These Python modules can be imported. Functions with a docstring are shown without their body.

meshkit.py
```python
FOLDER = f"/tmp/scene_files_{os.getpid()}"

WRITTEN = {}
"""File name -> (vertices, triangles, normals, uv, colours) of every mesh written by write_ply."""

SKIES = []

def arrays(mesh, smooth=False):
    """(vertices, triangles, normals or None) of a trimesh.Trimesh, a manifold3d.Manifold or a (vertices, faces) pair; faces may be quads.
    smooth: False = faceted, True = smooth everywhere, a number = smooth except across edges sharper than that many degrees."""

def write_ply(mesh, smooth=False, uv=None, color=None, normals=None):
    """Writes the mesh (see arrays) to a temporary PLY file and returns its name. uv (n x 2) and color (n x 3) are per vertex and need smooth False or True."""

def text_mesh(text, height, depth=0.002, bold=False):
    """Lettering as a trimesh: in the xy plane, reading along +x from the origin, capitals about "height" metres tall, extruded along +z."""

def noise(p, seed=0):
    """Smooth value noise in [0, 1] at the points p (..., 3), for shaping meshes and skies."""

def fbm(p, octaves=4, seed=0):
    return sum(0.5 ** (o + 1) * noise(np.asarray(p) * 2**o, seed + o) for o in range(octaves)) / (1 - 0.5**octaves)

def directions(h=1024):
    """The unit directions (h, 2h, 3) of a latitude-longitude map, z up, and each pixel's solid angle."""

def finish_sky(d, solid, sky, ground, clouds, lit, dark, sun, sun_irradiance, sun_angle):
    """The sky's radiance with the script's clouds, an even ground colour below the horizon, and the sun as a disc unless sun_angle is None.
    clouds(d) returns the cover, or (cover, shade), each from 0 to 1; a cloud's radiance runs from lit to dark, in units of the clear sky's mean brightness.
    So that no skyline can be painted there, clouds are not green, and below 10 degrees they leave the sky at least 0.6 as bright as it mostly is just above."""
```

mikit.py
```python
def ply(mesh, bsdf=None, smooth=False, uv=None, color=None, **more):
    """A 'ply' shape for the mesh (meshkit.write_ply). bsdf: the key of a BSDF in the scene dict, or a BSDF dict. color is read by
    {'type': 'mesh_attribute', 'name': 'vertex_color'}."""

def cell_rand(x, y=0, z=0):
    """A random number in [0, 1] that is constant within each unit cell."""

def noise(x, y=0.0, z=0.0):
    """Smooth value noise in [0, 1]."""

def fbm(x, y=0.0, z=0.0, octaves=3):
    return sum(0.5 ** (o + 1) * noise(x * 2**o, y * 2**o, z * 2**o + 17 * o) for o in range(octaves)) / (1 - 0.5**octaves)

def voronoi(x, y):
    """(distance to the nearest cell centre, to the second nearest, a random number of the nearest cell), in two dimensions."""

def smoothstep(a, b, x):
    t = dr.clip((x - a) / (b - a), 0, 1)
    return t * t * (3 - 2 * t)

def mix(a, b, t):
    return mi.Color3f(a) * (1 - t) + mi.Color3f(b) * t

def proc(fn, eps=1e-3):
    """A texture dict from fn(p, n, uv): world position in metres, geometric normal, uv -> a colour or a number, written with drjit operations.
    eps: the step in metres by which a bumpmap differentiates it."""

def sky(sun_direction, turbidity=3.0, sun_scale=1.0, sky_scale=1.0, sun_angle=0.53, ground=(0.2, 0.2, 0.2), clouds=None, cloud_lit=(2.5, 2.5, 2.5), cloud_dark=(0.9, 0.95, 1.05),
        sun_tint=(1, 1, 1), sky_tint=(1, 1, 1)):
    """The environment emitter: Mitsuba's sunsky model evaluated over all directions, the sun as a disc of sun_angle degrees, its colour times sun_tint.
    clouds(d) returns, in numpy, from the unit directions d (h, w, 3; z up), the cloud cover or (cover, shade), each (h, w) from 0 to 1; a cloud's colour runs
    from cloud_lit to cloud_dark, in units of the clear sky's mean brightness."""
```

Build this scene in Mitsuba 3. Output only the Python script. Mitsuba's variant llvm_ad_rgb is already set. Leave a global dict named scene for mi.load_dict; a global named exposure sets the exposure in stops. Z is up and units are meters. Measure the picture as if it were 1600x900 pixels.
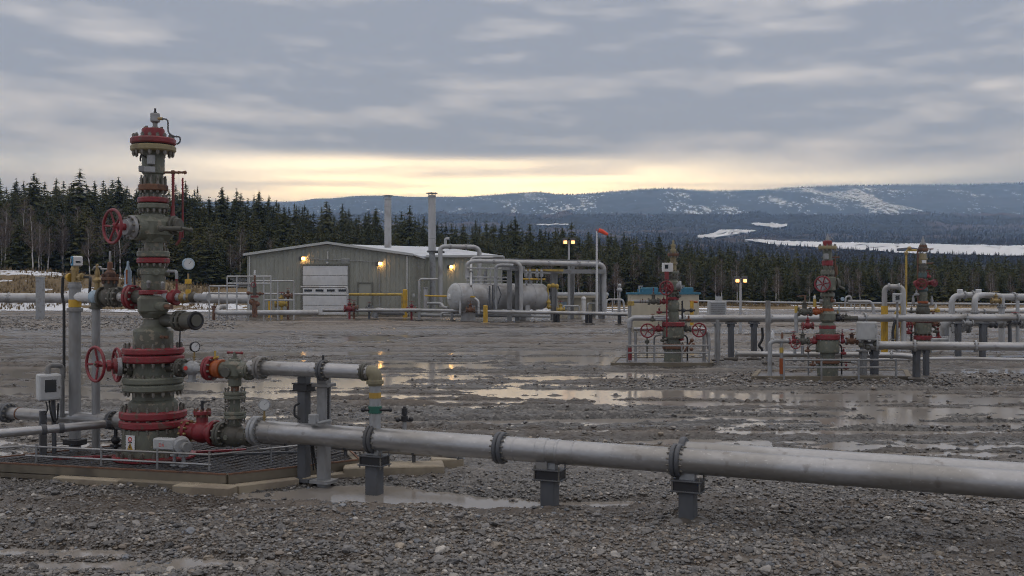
import math, random
import numpy as np, trimesh, drjit as dr
import mitsuba as mi
import mikit, meshkit
from mikit import proc, noise, fbm, smoothstep, mix, cell_rand, voronoi

# ---------------------------------------------------------------- camera, sky, exposure
T = mi.ScalarTransform4f
EYE, FPX = 2.0, 1537.0
scene, labels = {'type': 'scene'}, {}
scene['haze_air'] = {'type': 'homogeneous', 'albedo': {'type': 'rgb', 'value': [0.88, 0.94, 0.99]}, 'sigma_t': {'type': 'rgb', 'value': [0.85e-4, 1.2e-4, 1.85e-4]}}
scene['camera'] = {'type': 'perspective', 'fov': math.degrees(2 * math.atan(800 / FPX)), 'fov_axis': 'x',
                   'near_clip': 0.1, 'far_clip': 40000.0, 'medium': {'type': 'ref', 'id': 'haze_air'},
                   'to_world': T().look_at(origin=[0, 0, EYE], target=[0, 100, EYE], up=[0, 0, 1])}


def cloud_cover(d):
    el = np.degrees(np.arcsin(np.clip(d[..., 2], -1, 1)))
    az = np.degrees(np.arctan2(d[..., 0], d[..., 1]))
    p = d[..., :2] / (np.maximum(d[..., 2:], 0) + 0.10)
    q = np.stack([p[..., 0] * 0.55, p[..., 1] * 1.25, 0 * el], -1)
    w = meshkit.fbm(q * 0.8 + 3.7, 3, seed=5) - 0.5
    n1 = meshkit.fbm(q * 1.0 + w[..., None] * 1.6 + 11.0, 5, seed=1)
    n2 = meshkit.fbm(q * np.array([0.9, 1.5, 1]) + w[..., None] * 1.2 + 40.0, 5, seed=9)
    streak = meshkit.fbm(np.stack([az * 0.07, el * 0.95 + w * 3.0, 0 * az], -1), 4, seed=3)
    v = meshkit.fbm(np.stack([az * 0.10, el * 0.55, 0 * az], -1), 3, seed=61) - 0.5
    lump = meshkit.fbm(np.stack([az * 0.13 + v * 0.9, el * 0.95 + v * 0.7 + 0.6 * w, 0 * az], -1), 6, seed=62)
    small = meshkit.fbm(np.stack([az * 0.34 + v, el * 1.9 + w, 0 * az], -1), 5, seed=64) - 0.5
    ragged = np.abs(meshkit.fbm(np.stack([az * 0.12 + 4 * v, el * 0.7 + w, 0 * az], -1), 5, seed=63) - 0.5)
    shade = 0.97 + 0.45 * (n1 - 0.5) + 0.25 * (streak - 0.5) + 0.95 * (lump - 0.5) + 0.45 * small - 0.75 * np.clip(0.10 - ragged, 0, 1) * 4 * np.clip(lump - 0.35, 0, 1)
    shade = shade - 0.85 * np.clip((np.sin(np.radians(el)) - 0.27) / 0.6, 0, 1)  # an overcast sky brightens towards the zenith
    shade = np.clip(shade - 0.85 * np.exp(-((el - 16.4) / 1.7) ** 2 - ((az + 23) / 7.0) ** 2) * np.clip(2.4 * (n2 - 0.3), 0, 1.2), 0.0, 1.15)
    # the long break in the overcast above the hills, on the side where the sun has gone down
    torn = meshkit.fbm(np.stack([az * 0.06 + 2 + v, el * 0.9 + w, 0 * az], -1), 5, seed=21)
    mid = 6.45 + 0.7 * (meshkit.fbm(np.stack([az * 0.05, 0 * az, 0 * az], -1), 3, seed=23) - 0.5)
    low = np.exp(-(np.abs(el - mid) / np.where(el > mid, 1.05, 2.0)) ** 4)
    along = np.exp(-((az + 3.0) / 16.5) ** 4) + 0.34 * np.exp(-((az + 24) / 12.0) ** 2 - ((el - 6.6) / 0.8) ** 2) + 0.75 * np.exp(-((az - 19) / 8.0) ** 2 - ((el - 5.9) / 0.6) ** 2)
    bars = meshkit.fbm(np.stack([az * 0.05 + 9, el * 2.3 + 2 * w, 0 * az], -1), 4, seed=27)
    gap = low * along * np.clip(0.75 + 3.0 * (torn - 0.38), 0, 1) * np.clip(0.5 + 3.6 * (bars - 0.36), 0, 1)
    glow = 0.36 * np.exp(-((el - 6.3) / 1.7) ** 2) * np.exp(-((az + 4) / 26.0) ** 2)
    return 1 - np.clip(gap, 0, 1), np.clip(shade - glow, 0, 1.1)


scene['sky'] = mikit.sky([-0.03, 1.0, 0.15], turbidity=3.0, sun_scale=0.0, sky_scale=1.0, clouds=cloud_cover,
                         cloud_lit=(3.7, 3.58, 3.62), cloud_dark=(1.06, 1.19, 1.49), sky_tint=(0.25, 0.30, 0.50))
scene['sky']['sampling_weight'] = 6.0
exposure = 4.22

# ---------------------------------------------------------------- helpers: placing, naming, meshes
rng = np.random.default_rng(7)


def W(px, py, d):
    return np.array([(px - 800) / FPX * d, d, EYE - (py - 450) / FPX * d])


def gd(py, z=0.0):
    return (EYE - z) * FPX / (py - 450)


_count = {}


def numbered(name):
    n = _count.get(name, -1) + 1
    _count[name] = n
    return name if n == 0 else f'{name}_{n:03d}'


def obj(key, mesh, mat, smooth=35, kind=None, label=None, **kw):
    key = numbered(key)
    scene[key] = mikit.ply(mesh, mat, smooth=smooth, **kw)
    if kind or label:
        labels[key] = {}
        if kind:
            labels[key]['kind'] = kind
        if label:
            labels[key]['label'] = label
    return key


def thing(name, label, cat, group=None):
    key = numbered(name)
    labels[key] = {'label': label, 'category': cat}
    if group:
        labels[key]['group'] = group
    return key


def part(parent, name, mesh, mat, smooth=35, stuff=False, label=None):
    return obj(parent + '__' + name, mesh, mat, smooth, 'stuff' if stuff else None, label)


def J(*ms):
    out = []
    for m in ms:
        out += list(m) if isinstance(m, (list, tuple)) else [m]
    return trimesh.util.concatenate(out) if len(out) > 1 else out[0]


def frame(axis):
    z = np.asarray(axis, float)
    z = z / np.linalg.norm(z)
    x = np.cross([0, 0, 1.0] if abs(z[2]) < 0.95 else [0, 1.0, 0], z)
    x /= np.linalg.norm(x)
    return x, np.cross(z, x), z


def lathe(prof, origin=(0, 0, 0), axis=(0, 0, 1), n=28):
    """Surface of revolution: prof is a list of (radius, height along axis)."""
    prof = [(max(r, 0.0), h) for r, h in prof]
    x, y, z = frame(axis)
    a = np.arange(n) * 2 * np.pi / n
    o = np.asarray(origin, float)
    V = np.concatenate([o + h * z + r * (np.cos(a)[:, None] * x + np.sin(a)[:, None] * y) for r, h in prof])
    F, i = [], np.arange(n)
    for k in range(len(prof) - 1):
        a0, a1, b0, b1 = k * n + i, k * n + (i + 1) % n, (k + 1) * n + i, (k + 1) * n + (i + 1) % n
        if prof[k + 1][0] > 1e-9:
            F.append(np.stack([a0, b1, b0], 1))
        if prof[k][0] > 1e-9:
            F.append(np.stack([a0, a1, b1], 1))
    m = trimesh.Trimesh(V, np.concatenate(F), process=False)
    m.merge_vertices(merge_norm=False)
    return m


def cyl(p0, p1, r, n=20, r1=None, ch=0.0):
    p0, p1 = np.asarray(p0, float), np.asarray(p1, float)
    L = np.linalg.norm(p1 - p0)
    r1 = r if r1 is None else r1
    pr = [(0, 0), (r - ch, 0)] + ([(r, ch), (r1, L - ch)] if ch else []) + [(r1 - ch, L), (0, L)]
    return lathe(pr, p0, p1 - p0, n)


def disc(c, axis, r, t, n=32, ch=None):
    """A flange-like disc centred on c with chamfered edges."""
    a = frame(axis)[2]
    c = np.asarray(c, float)
    ch = min(r * 0.06, t * 0.2) if ch is None else ch
    return cyl(c - a * t / 2, c + a * t / 2, r, n, ch=ch)


def ball(c, r, sx=1, sy=1, sz=1, sub=2):
    m = trimesh.creation.icosphere(subdivisions=sub, radius=r)
    m.vertices = m.vertices * [sx, sy, sz] + np.asarray(c, float)
    return m


def box(c, s, rz=0.0, ch=0.0):
    if ch > 0:
        hx, hy, hz = np.asarray(s) / 2.0
        P = []
        for sx in (-1, 1):
            for sy in (-1, 1):
                for sz in (-1, 1):
                    P += [(sx * (hx - ch), sy * (hy - ch), sz * hz), (sx * (hx - ch), sy * hy, sz * (hz - ch)), (sx * hx, sy * (hy - ch), sz * (hz - ch))]
        m = trimesh.convex.convex_hull(np.array(P))
    else:
        m = trimesh.creation.box(s)
    if rz:
        c0, s0 = math.cos(rz), math.sin(rz)
        m.vertices = np.asarray(m.vertices) @ np.array([[c0, s0, 0], [-s0, c0, 0], [0, 0, 1]])
    m.vertices = np.asarray(m.vertices) + np.asarray(c, float)
    return m


def bar(p0, p1, w, h=None):
    """A square bar from p0 to p1."""
    p0, p1 = np.asarray(p0, float), np.asarray(p1, float)
    h = w if h is None else h
    x, y, z = frame(p1 - p0)
    V = np.array([p + sx * w / 2 * x + sy * h / 2 * y for p in (p0, p1) for sx, sy in ((-1, -1), (1, -1), (1, 1), (-1, 1))])
    F = [[0, 2, 1], [0, 3, 2], [4, 5, 6], [4, 6, 7]]
    for i in range(4):
        j = (i + 1) % 4
        F += [[i, j, j + 4], [i, j + 4, i + 4]]
    return trimesh.Trimesh(V, np.array(F), process=False)


def bend(pts, R, n=6):
    """The polyline with rounded corners."""
    pts = [np.asarray(p, float) for p in pts]
    out = [pts[0]]
    for a, b, c in zip(pts, pts[1:], pts[2:]):
        u, v = (a - b), (c - b)
        r = min(R, 0.48 * np.linalg.norm(u), 0.48 * np.linalg.norm(v))
        u, v = u / np.linalg.norm(u), v / np.linalg.norm(v)
        for t in np.linspace(0, 1, n + 1):
            out.append(b + u * r * (1 - t) ** 2 + v * r * t ** 2)
    return out + [pts[-1]]


def tube(pts, r, n=14, R=0.0, caps=True):
    p = np.array(bend(pts, R) if R else pts, float)
    keep = np.r_[True, np.linalg.norm(np.diff(p, axis=0), axis=1) > 1e-6]
    p = p[keep]
    t = np.gradient(p, axis=0)
    t /= np.linalg.norm(t, axis=1, keepdims=True)
    x = frame(t[0])[0]
    a = np.arange(n) * 2 * np.pi / n
    V = []
    for k in range(len(p)):
        x = x - t[k] * (x @ t[k])
        x /= np.linalg.norm(x)
        y = np.cross(t[k], x)
        V.append(p[k] + r * (np.cos(a)[:, None] * x + np.sin(a)[:, None] * y))
    V, i, F = np.concatenate(V), np.arange(n), []
    for k in range(len(p) - 1):
        a0, a1, b0, b1 = k * n + i, k * n + (i + 1) % n, (k + 1) * n + i, (k + 1) * n + (i + 1) % n
        F += [np.stack([a0, b1, b0], 1), np.stack([a0, a1, b1], 1)]
    if caps:
        V = np.concatenate([V, p[[0, -1]]])
        F += [np.stack([i * 0 + len(V) - 2, (i + 1) % n, i], 1), np.stack([i * 0 + len(V) - 1, (len(p) - 1) * n + i, (len(p) - 1) * n + (i + 1) % n], 1)]
    return trimesh.Trimesh(V, np.concatenate(F), process=False)


def torus(c, axis, R, r, n=36, m=10):
    x, y, z = frame(axis)
    a = np.arange(n) * 2 * np.pi / n
    b = np.arange(m) * 2 * np.pi / m
    ra = R + r * np.cos(b)
    V = np.asarray(c, float) + (ra[None, :, None] * (np.cos(a)[:, None, None] * x + np.sin(a)[:, None, None] * y) + (r * np.sin(b))[None, :, None] * z)
    i, j = np.meshgrid(np.arange(n), np.arange(m), indexing='ij')
    q = np.stack([i * m + j, ((i + 1) % n) * m + j, ((i + 1) % n) * m + (j + 1) % m, i * m + (j + 1) % m], -1).reshape(-1, 4)
    return trimesh.Trimesh(V.reshape(-1, 3), np.vstack([q[:, :3], q[:, [0, 2, 3]]]), process=False)


def ringpts(c, axis, R, n, ph=0.0):
    x, y, z = frame(axis)
    return [np.asarray(c, float) + R * (math.cos(ph + 2 * math.pi * k / n) * x + math.sin(ph + 2 * math.pi * k / n) * y) for k in range(n)]


def studs(c, axis, R, n, L, r, ph=0.2):
    """Stud bolts with a hexagonal nut at each end, on a ring about the axis."""
    z = frame(axis)[2]
    out = []
    for p in ringpts(c, axis, R, n, ph):
        out.append(cyl(p - z * L / 2, p + z * L / 2, r * 0.62, 6))
        for s in (-1, 1):
            q = p + s * z * (L / 2 - r * 1.3)
            out.append(cyl(q - z * r * 0.8, q + z * r * 0.8, r, 6))
    return J(out)


# ---------------------------------------------------------------- materials
def rgb(*c):
    return {'type': 'rgb', 'value': list(c)}


def principled(col, rough, metallic=0.0, spec=0.5, **kw):
    return {'type': 'twosided', 'bsdf': {'type': 'principled', 'base_color': proc(col) if callable(col) else rgb(*col), 'roughness': proc(rough) if callable(rough) else rough,
                                         'metallic': metallic, 'specular': spec, **kw}}


def worn(base, dirt=(0.09, 0.075, 0.06), amount=0.55, scale=9.0, chip=None):
    """Paint with blotches of dirt and streaks of wear that belong to the surface."""
    def fn(p, n, uv):
        a = fbm(p.x * scale, p.y * scale, p.z * scale * 0.6, octaves=4)
        b = fbm(p.x * scale * 6, p.y * scale * 6, p.z * scale * 2, octaves=2)
        c = mix(base, dirt, smoothstep(0.48, 0.75, a) * amount + 0.12 * b)
        if chip is not None:
            c = mix(c, chip, smoothstep(0.63, 0.68, fbm(p.x * 17, p.y * 17, p.z * 17, octaves=4)))
        return c * (0.86 + 0.28 * b)
    return fn


def rough_var(r0, r1, scale=7.0):
    return lambda p, n, uv: r0 + (r1 - r0) * fbm(p.x * scale, p.y * scale, p.z * scale, octaves=3)


def pipe_steel(p, n, uv):
    blot = fbm(p.x * 1.6, p.y * 1.6, p.z * 5, octaves=4)
    fine = fbm(p.x * 26, p.y * 26, p.z * 34, octaves=4)
    c = mix((0.37, 0.37, 0.375), (0.25, 0.24, 0.225), smoothstep(0.42, 0.66, blot) * 0.8)
    c = c * (0.88 + 0.24 * fine)
    c = mix(c, (0.16, 0.14, 0.125), smoothstep(0.66, 0.78, fbm(p.x * 13 + 5, p.y * 13, p.z * 9, octaves=4)) * 0.5)
    return mix(c, (0.55, 0.55, 0.55), smoothstep(0.72, 0.78, noise(p.x * 60, p.y * 60, p.z * 60) * 0.6 + 0.4 * fine) * 0.3)


M = {
    'galvanized_pipe': principled(pipe_steel, rough_var(0.24, 0.46, 19.0), 0.65),
    'galvanized_post': principled(worn((0.25, 0.255, 0.26), (0.15, 0.135, 0.12), 0.6, 5.0), rough_var(0.4, 0.65), 0.35),
    'pale_pipe': principled(worn((0.41, 0.415, 0.42), (0.24, 0.22, 0.20), 0.6, 1.6), rough_var(.35, .55), 0.3),
    'olive_paint': principled(worn((0.122, 0.130, 0.103), (0.075, 0.068, 0.052), 0.6, 7.0, (0.19, 0.17, 0.13)), rough_var(0.38, 0.6)),
    'teal_paint': principled(worn((0.06, 0.10, 0.10), amount=0.5), 0.5),
    'dark_olive': principled(worn((0.075, 0.075, 0.062), (0.05, 0.04, 0.03), 0.6, 8.0), rough_var(0.4, 0.6)),
    'red_paint': principled(worn((0.20, 0.020, 0.027), (0.075, 0.03, 0.026), 0.55, 8.0, (0.12, 0.05, 0.04)), rough_var(0.35, 0.55)),
    'wheel_red': principled(worn((0.19, 0.018, 0.026), (0.09, 0.03, 0.03), 0.5, 9.0), 0.4),
    'khaki_paint': principled(worn((0.24, 0.20, 0.11), (0.12, 0.09, 0.05), 0.6, 9.0), 0.5),
    'dark_steel': principled(worn((0.075, 0.08, 0.09), (0.055, 0.05, 0.045), 0.5, 5.0), rough_var(0.4, 0.6)),
    'black_steel': principled((0.022, 0.022, 0.025), 0.45),
    'bolt_steel': principled(worn((0.20, 0.19, 0.17), (0.08, 0.065, 0.05), 0.7, 40.0), 0.45, 0.6),
    'gasket_black': principled((0.02, 0.02, 0.02), 0.8),
    'rust': principled(worn((0.15, 0.075, 0.045), (0.06, 0.035, 0.03), 0.8, 14.0), 0.75),
    'yellow_paint': principled(worn((0.50, 0.30, 0.025), (0.25, 0.17, 0.06), 0.5, 6.0), 0.45),
    'dull_yellow': principled(worn((0.42, 0.29, 0.06), (0.16, 0.11, 0.05), 0.6, 6.0), 0.5),
    'orange_paint': principled(worn((0.27, 0.065, 0.015), (0.25, 0.07, 0.02), 0.6, 11.0), 0.4),
    'drab_paint': principled(worn((0.185, 0.165, 0.105), (0.11, 0.09, 0.06), 0.6, 9.0), 0.5),
    'wet_mud': principled(worn((0.075, 0.066, 0.056), (0.045, 0.04, 0.036), 0.7, 12.0), 0.35),
    'brass': principled(worn((0.30, 0.22, 0.10), (0.18, 0.12, 0.06), 0.6, 20.0), 0.4, 0.5),
    'green_paint': principled((0.02, 0.10, 0.075), 0.45),
    'blue_paint': principled((0.03, 0.17, 0.30), 0.4),
    'pale_blue': principled(worn((0.30, 0.40, 0.48), amount=0.3), 0.4),
    'grey_enamel': principled(worn((0.36, 0.37, 0.375), (0.24, 0.23, 0.21), 0.35, 4.0), 0.45),
    'grey_cast': principled(worn((0.30, 0.31, 0.32), (0.16, 0.15, 0.14), 0.5, 9.0), 0.45, 0.2),
    'white_paint': principled(worn((0.56, 0.57, 0.58), (0.42, 0.40, 0.37), 0.35, 1.5), 0.5),
    'gauge_face': principled((0.52, 0.53, 0.53), 0.35),
    'window_dark': principled((0.02, 0.022, 0.025), 0.12),
    'glass_dark': principled((0.025, 0.03, 0.035), 0.08),
    'timber': principled(worn((0.155, 0.132, 0.098), (0.075, 0.064, 0.05), 0.8, 3.0), 0.75),
    'pale_timber': principled(worn((0.27, 0.23, 0.17), (0.16, 0.13, 0.10), 0.7, 5.0), 0.75),
    'grating': principled(worn((0.14, 0.14, 0.145), (0.08, 0.06, 0.045), 0.7, 6.0), 0.5, 0.3),
    'siding': principled(worn((0.255, 0.26, 0.225), (0.19, 0.185, 0.16), 0.35, 0.5), 0.55),
    'siding_trim': principled((0.42, 0.43, 0.42), 0.5),
    'siding_pale': principled(worn((0.33, 0.34, 0.29), (0.22, 0.22, 0.19), 0.35, 0.5), 0.55),
    'roof_metal': principled(worn((0.43, 0.45, 0.48), (0.34, 0.35, 0.36), 0.5, 0.4), 0.5),
    'door_dark': principled((0.13, 0.13, 0.11), 0.55),
    'tan_cladding': principled(worn((0.42, 0.38, 0.29), (0.28, 0.25, 0.19), 0.4, 1.0), 0.55),
    'teal_roof': principled(worn((0.035, 0.15, 0.22), (0.03, 0.09, 0.13), 0.4, 1.0), 0.5),
    'sock_red': principled((0.75, 0.09, 0.045), 0.7),
    'sign_red': principled((0.5, 0.04, 0.03), 0.5),
    'cable_black': principled((0.015, 0.015, 0.016), 0.5),
}
scene.update(M)

# ---------------------------------------------------------------- the setting: terrain
def sstep(a, b, x):
    t = np.clip((np.asarray(x, float) - a) / (b - a), 0, 1)
    return t * t * (3 - 2 * t)


RIDGE_PX = [-600, 500, 560, 640, 700, 760, 800, 840, 870, 900, 950, 1000, 1060, 1100, 1180, 1230, 1300, 1400, 1600, 2300]
RIDGE_PY = [330, 322, 319, 318, 315, 313, 310, 307, 309, 308, 305, 303, 303, 306, 305, 300, 297, 294, 292, 292]
FAR_D = [330, 600, 900, 1300, 2000, 2800, 3100, 3900]
FAR_Z = [-8, 12, 34, 59, 113, 211, 205, 268]


def terrain_z(px, d):
    """Height of the land at depth d on the bearing px (px as on a 1600 wide picture)."""
    px, d = np.asarray(px, float), np.asarray(d, float)
    x, y = (px - 800) / FPX * d, d
    n = meshkit.fbm(np.stack([x * 0.02, y * 0.02, 0 * x], -1), 3, seed=4) - 0.5
    nf = meshkit.fbm(np.stack([x * 0.25, y * 0.25, 0 * x], -1), 3, seed=8) - 0.5
    s = sstep(380, 760, px)
    berm = 3.9 - 2.2 * sstep(0, 430, px)
    left = -0.05 + (berm + 0.9 * n + 0.35 * nf) * sstep(90, 106, d) + 0.015 * np.maximum(d - 110, 0)
    right = -0.05 + 0.25 * nf * sstep(100, 112, d) - 7.0 * sstep(124, 165, d)
    near = left * (1 - s) + right * s
    far = np.interp(d, FAR_D, FAR_Z) + n * np.interp(d, [330, 900, 2500], [2, 14, 30])
    ridge = EYE + (450 - np.interp(px, RIDGE_PX, RIDGE_PY)) / FPX * 6500
    roll = meshkit.fbm(np.stack([x * 0.0011, y * 0.0011, 0 * x], -1), 4, seed=14) - 0.5
    hill = 255 + (ridge - 255) * sstep(3700, 6500, d) + 130 * roll * sstep(3700, 4700, d) * (1 - sstep(5600, 6450, d))
    far = np.where(d > 3100, far * (1 - sstep(3100, 3900, d)) + hill * sstep(3100, 3900, d), far)
    far = far - 420 * sstep(6650, 8200, d)
    k = sstep(200, 420, d)
    return near * (1 - k) + far * k


def land_mesh(pxs, ds):
    P, D = np.meshgrid(pxs, ds, indexing='ij')
    Z = terrain_z(P, D)
    V = np.stack([(P - 800) / FPX * D, D, Z], -1).reshape(-1, 3)
    n, m = P.shape
    i, j = np.meshgrid(np.arange(n - 1), np.arange(m - 1), indexing='ij')
    q = np.stack([i * m + j, (i + 1) * m + j, (i + 1) * m + j + 1, i * m + j + 1], -1).reshape(-1, 4)
    return trimesh.Trimesh(V, np.vstack([q[:, :3], q[:, [0, 2, 3]]]), process=False)


def near_land_col(p, n, uv):
    a = fbm(p.x * 0.35, p.y * 0.35, 0, octaves=4)
    b = fbm(p.x * 3.0, p.y * 3.0, 0, octaves=3)
    c = mix((0.10, 0.075, 0.045), (0.17, 0.125, 0.07), b)
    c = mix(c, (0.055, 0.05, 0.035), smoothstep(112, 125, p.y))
    s = fbm(p.x * 0.11 + 7, p.y * 0.30 + 3, 0, octaves=4) + 0.25 * (fbm(p.x * 1.7, p.y * 1.7, 0, octaves=3) - 0.5)
    lim = 0.50 + 0.09 * smoothstep(100, 107, p.y) + 0.03 * smoothstep(-20, 0, p.x) + 0.3 * smoothstep(116, 126, p.y)
    return mix(c, (0.50, 0.515, 0.54), smoothstep(lim, lim + 0.03, s))


def far_land_col(p, n, uv):
    a = fbm(p.x * 0.0028, p.y * 0.0075, 0, octaves=5)
    c = mix((0.022, 0.025, 0.023), (0.068, 0.056, 0.053), smoothstep(0.46, 0.66, a))
    c = mix(c, (0.022, 0.028, 0.026), smoothstep(3200, 4200, p.y) * 0.8)
    az = p.x / p.y
    s = fbm(p.x * 0.0075 + 3, p.y * 0.0022, 0, octaves=5)
    t = fbm(p.x * 0.10, p.y * 0.035, 0, octaves=4)
    where = dr.exp(-dr.square((az - 0.345) / 0.075)) * 0.18 + dr.exp(-dr.square((az - 0.02) / 0.05)) * 0.06 + dr.exp(-dr.square((az - 0.20) / 0.06)) * 0.06
    hi = smoothstep(3800, 4600, p.y) * (1 - smoothstep(6150, 6450, p.y))
    lim = 0.828 - where
    m = smoothstep(lim, lim + 0.06, s + 1.0 * (t - 0.5)) * hi
    return mix(c, (0.50, 0.52, 0.55), m * 0.9)


scene['near_land'] = principled(near_land_col, 0.85, spec=0.2)
scene['far_land'] = principled(far_land_col, 0.95, spec=0.05)
scene['lake_snow'] = principled((0.52, 0.535, 0.56), 0.8, spec=0.2)
obj('forest_ground', land_mesh(np.linspace(-420, 2020, 300), 84 * (420 / 84) ** np.linspace(0, 1, 200)), 'near_land', smooth=True, kind='structure')
obj('hills', land_mesh(np.linspace(-600, 2200, 460), 405 * (8200 / 405) ** np.linspace(0, 1, 360)), 'far_land', smooth=True, kind='structure')

_dd = 420 * (3000 / 420) ** np.linspace(0, 1, 700)


def depth_at(px, py):
    """The depth at which the open land beyond the forest stands at this height of the picture."""
    yy = 450 - (terrain_z(np.full_like(_dd, px), _dd) - EYE) / _dd * FPX
    return float(_dd[np.argmax(yy < py)])


def lake(name, cols):
    """cols: (px, upper edge, lower edge), a strip of snow-covered ice lying on the land."""
    V, F = [], []
    xs = np.arange(cols[0][0], cols[-1][0], 4)
    up = np.interp(xs, [c[0] for c in cols], [c[1] for c in cols])
    lo = np.interp(xs, [c[0] for c in cols], [c[2] for c in cols])
    wob = (meshkit.fbm(np.stack([xs * 0.03, xs * 0, xs * 0], -1), 4, seed=2) - 0.5) * 5
    K = 9
    for x, a, b, w in zip(xs, up, lo, wob):
        w = w * min(1, (b - a) / 6)
        d0, d1 = depth_at(x, b + w * 0.3), depth_at(x, a + w * 0.5)
        for k in range(K):
            d = d0 + (d1 - d0) * k / (K - 1)
            V.append([(x - 800) / FPX * d, d, float(terrain_z(x, d)) + 1.2 + 0.0012 * d])
    n = len(xs)
    for i in range(n - 1):
        for k in range(K - 1):
            F += [[i * K + k, (i + 1) * K + k, (i + 1) * K + k + 1], [i * K + k, (i + 1) * K + k + 1, i * K + k + 1]]
    return obj(name, trimesh.Trimesh(np.array(V), np.array(F), process=False), 'lake_snow', smooth=True, kind='structure')


LAKES = [[(1164, 377, 378), (1200, 378, 384), (1260, 381, 389), (1330, 383, 394), (1430, 384, 400), (1600, 388, 404), (2000, 392, 410)],
         [(1090, 371, 374), (1120, 366, 374), (1124, 362, 373), (1150, 362, 369), (1184, 362, 363)],
         [(1174, 351, 353), (1184, 350.5, 357), (1215, 352, 358), (1232, 354, 356)],
         [(832, 353.5, 354.5), (860, 352.5, 354.8), (892, 353, 354)]]
for k, cols in enumerate(LAKES):
    lake(['lake', 'river', 'river', 'lake'][k], cols)

# far woodland on the land beyond the valley: small conifers, nobody could count them
sel = []
n = 30000
pxr, dr_ = rng.uniform(480, 1720, n), 470 * (3000 / 470) ** rng.uniform(0, 1, n) ** 0.8
pyr = 450 - (terrain_z(pxr, dr_) - EYE) / dr_ * FPX
ok = np.ones(n, bool)
for cols in LAKES:
    a = np.interp(pxr, [c[0] for c in cols], [c[1] for c in cols], left=1e9, right=1e9)
    b = np.interp(pxr, [c[0] for c in cols], [c[2] for c in cols], left=-1e9, right=-1e9)
    ok &= ~((pyr > a - 1.0) & (pyr < b + 2.6 / dr_ * FPX))
patch = meshkit.fbm(np.stack([(pxr - 800) / FPX * dr_ * 0.006, dr_ * 0.008, 0 * dr_], -1), 3, seed=77)
ok &= patch > 0.40
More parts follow.
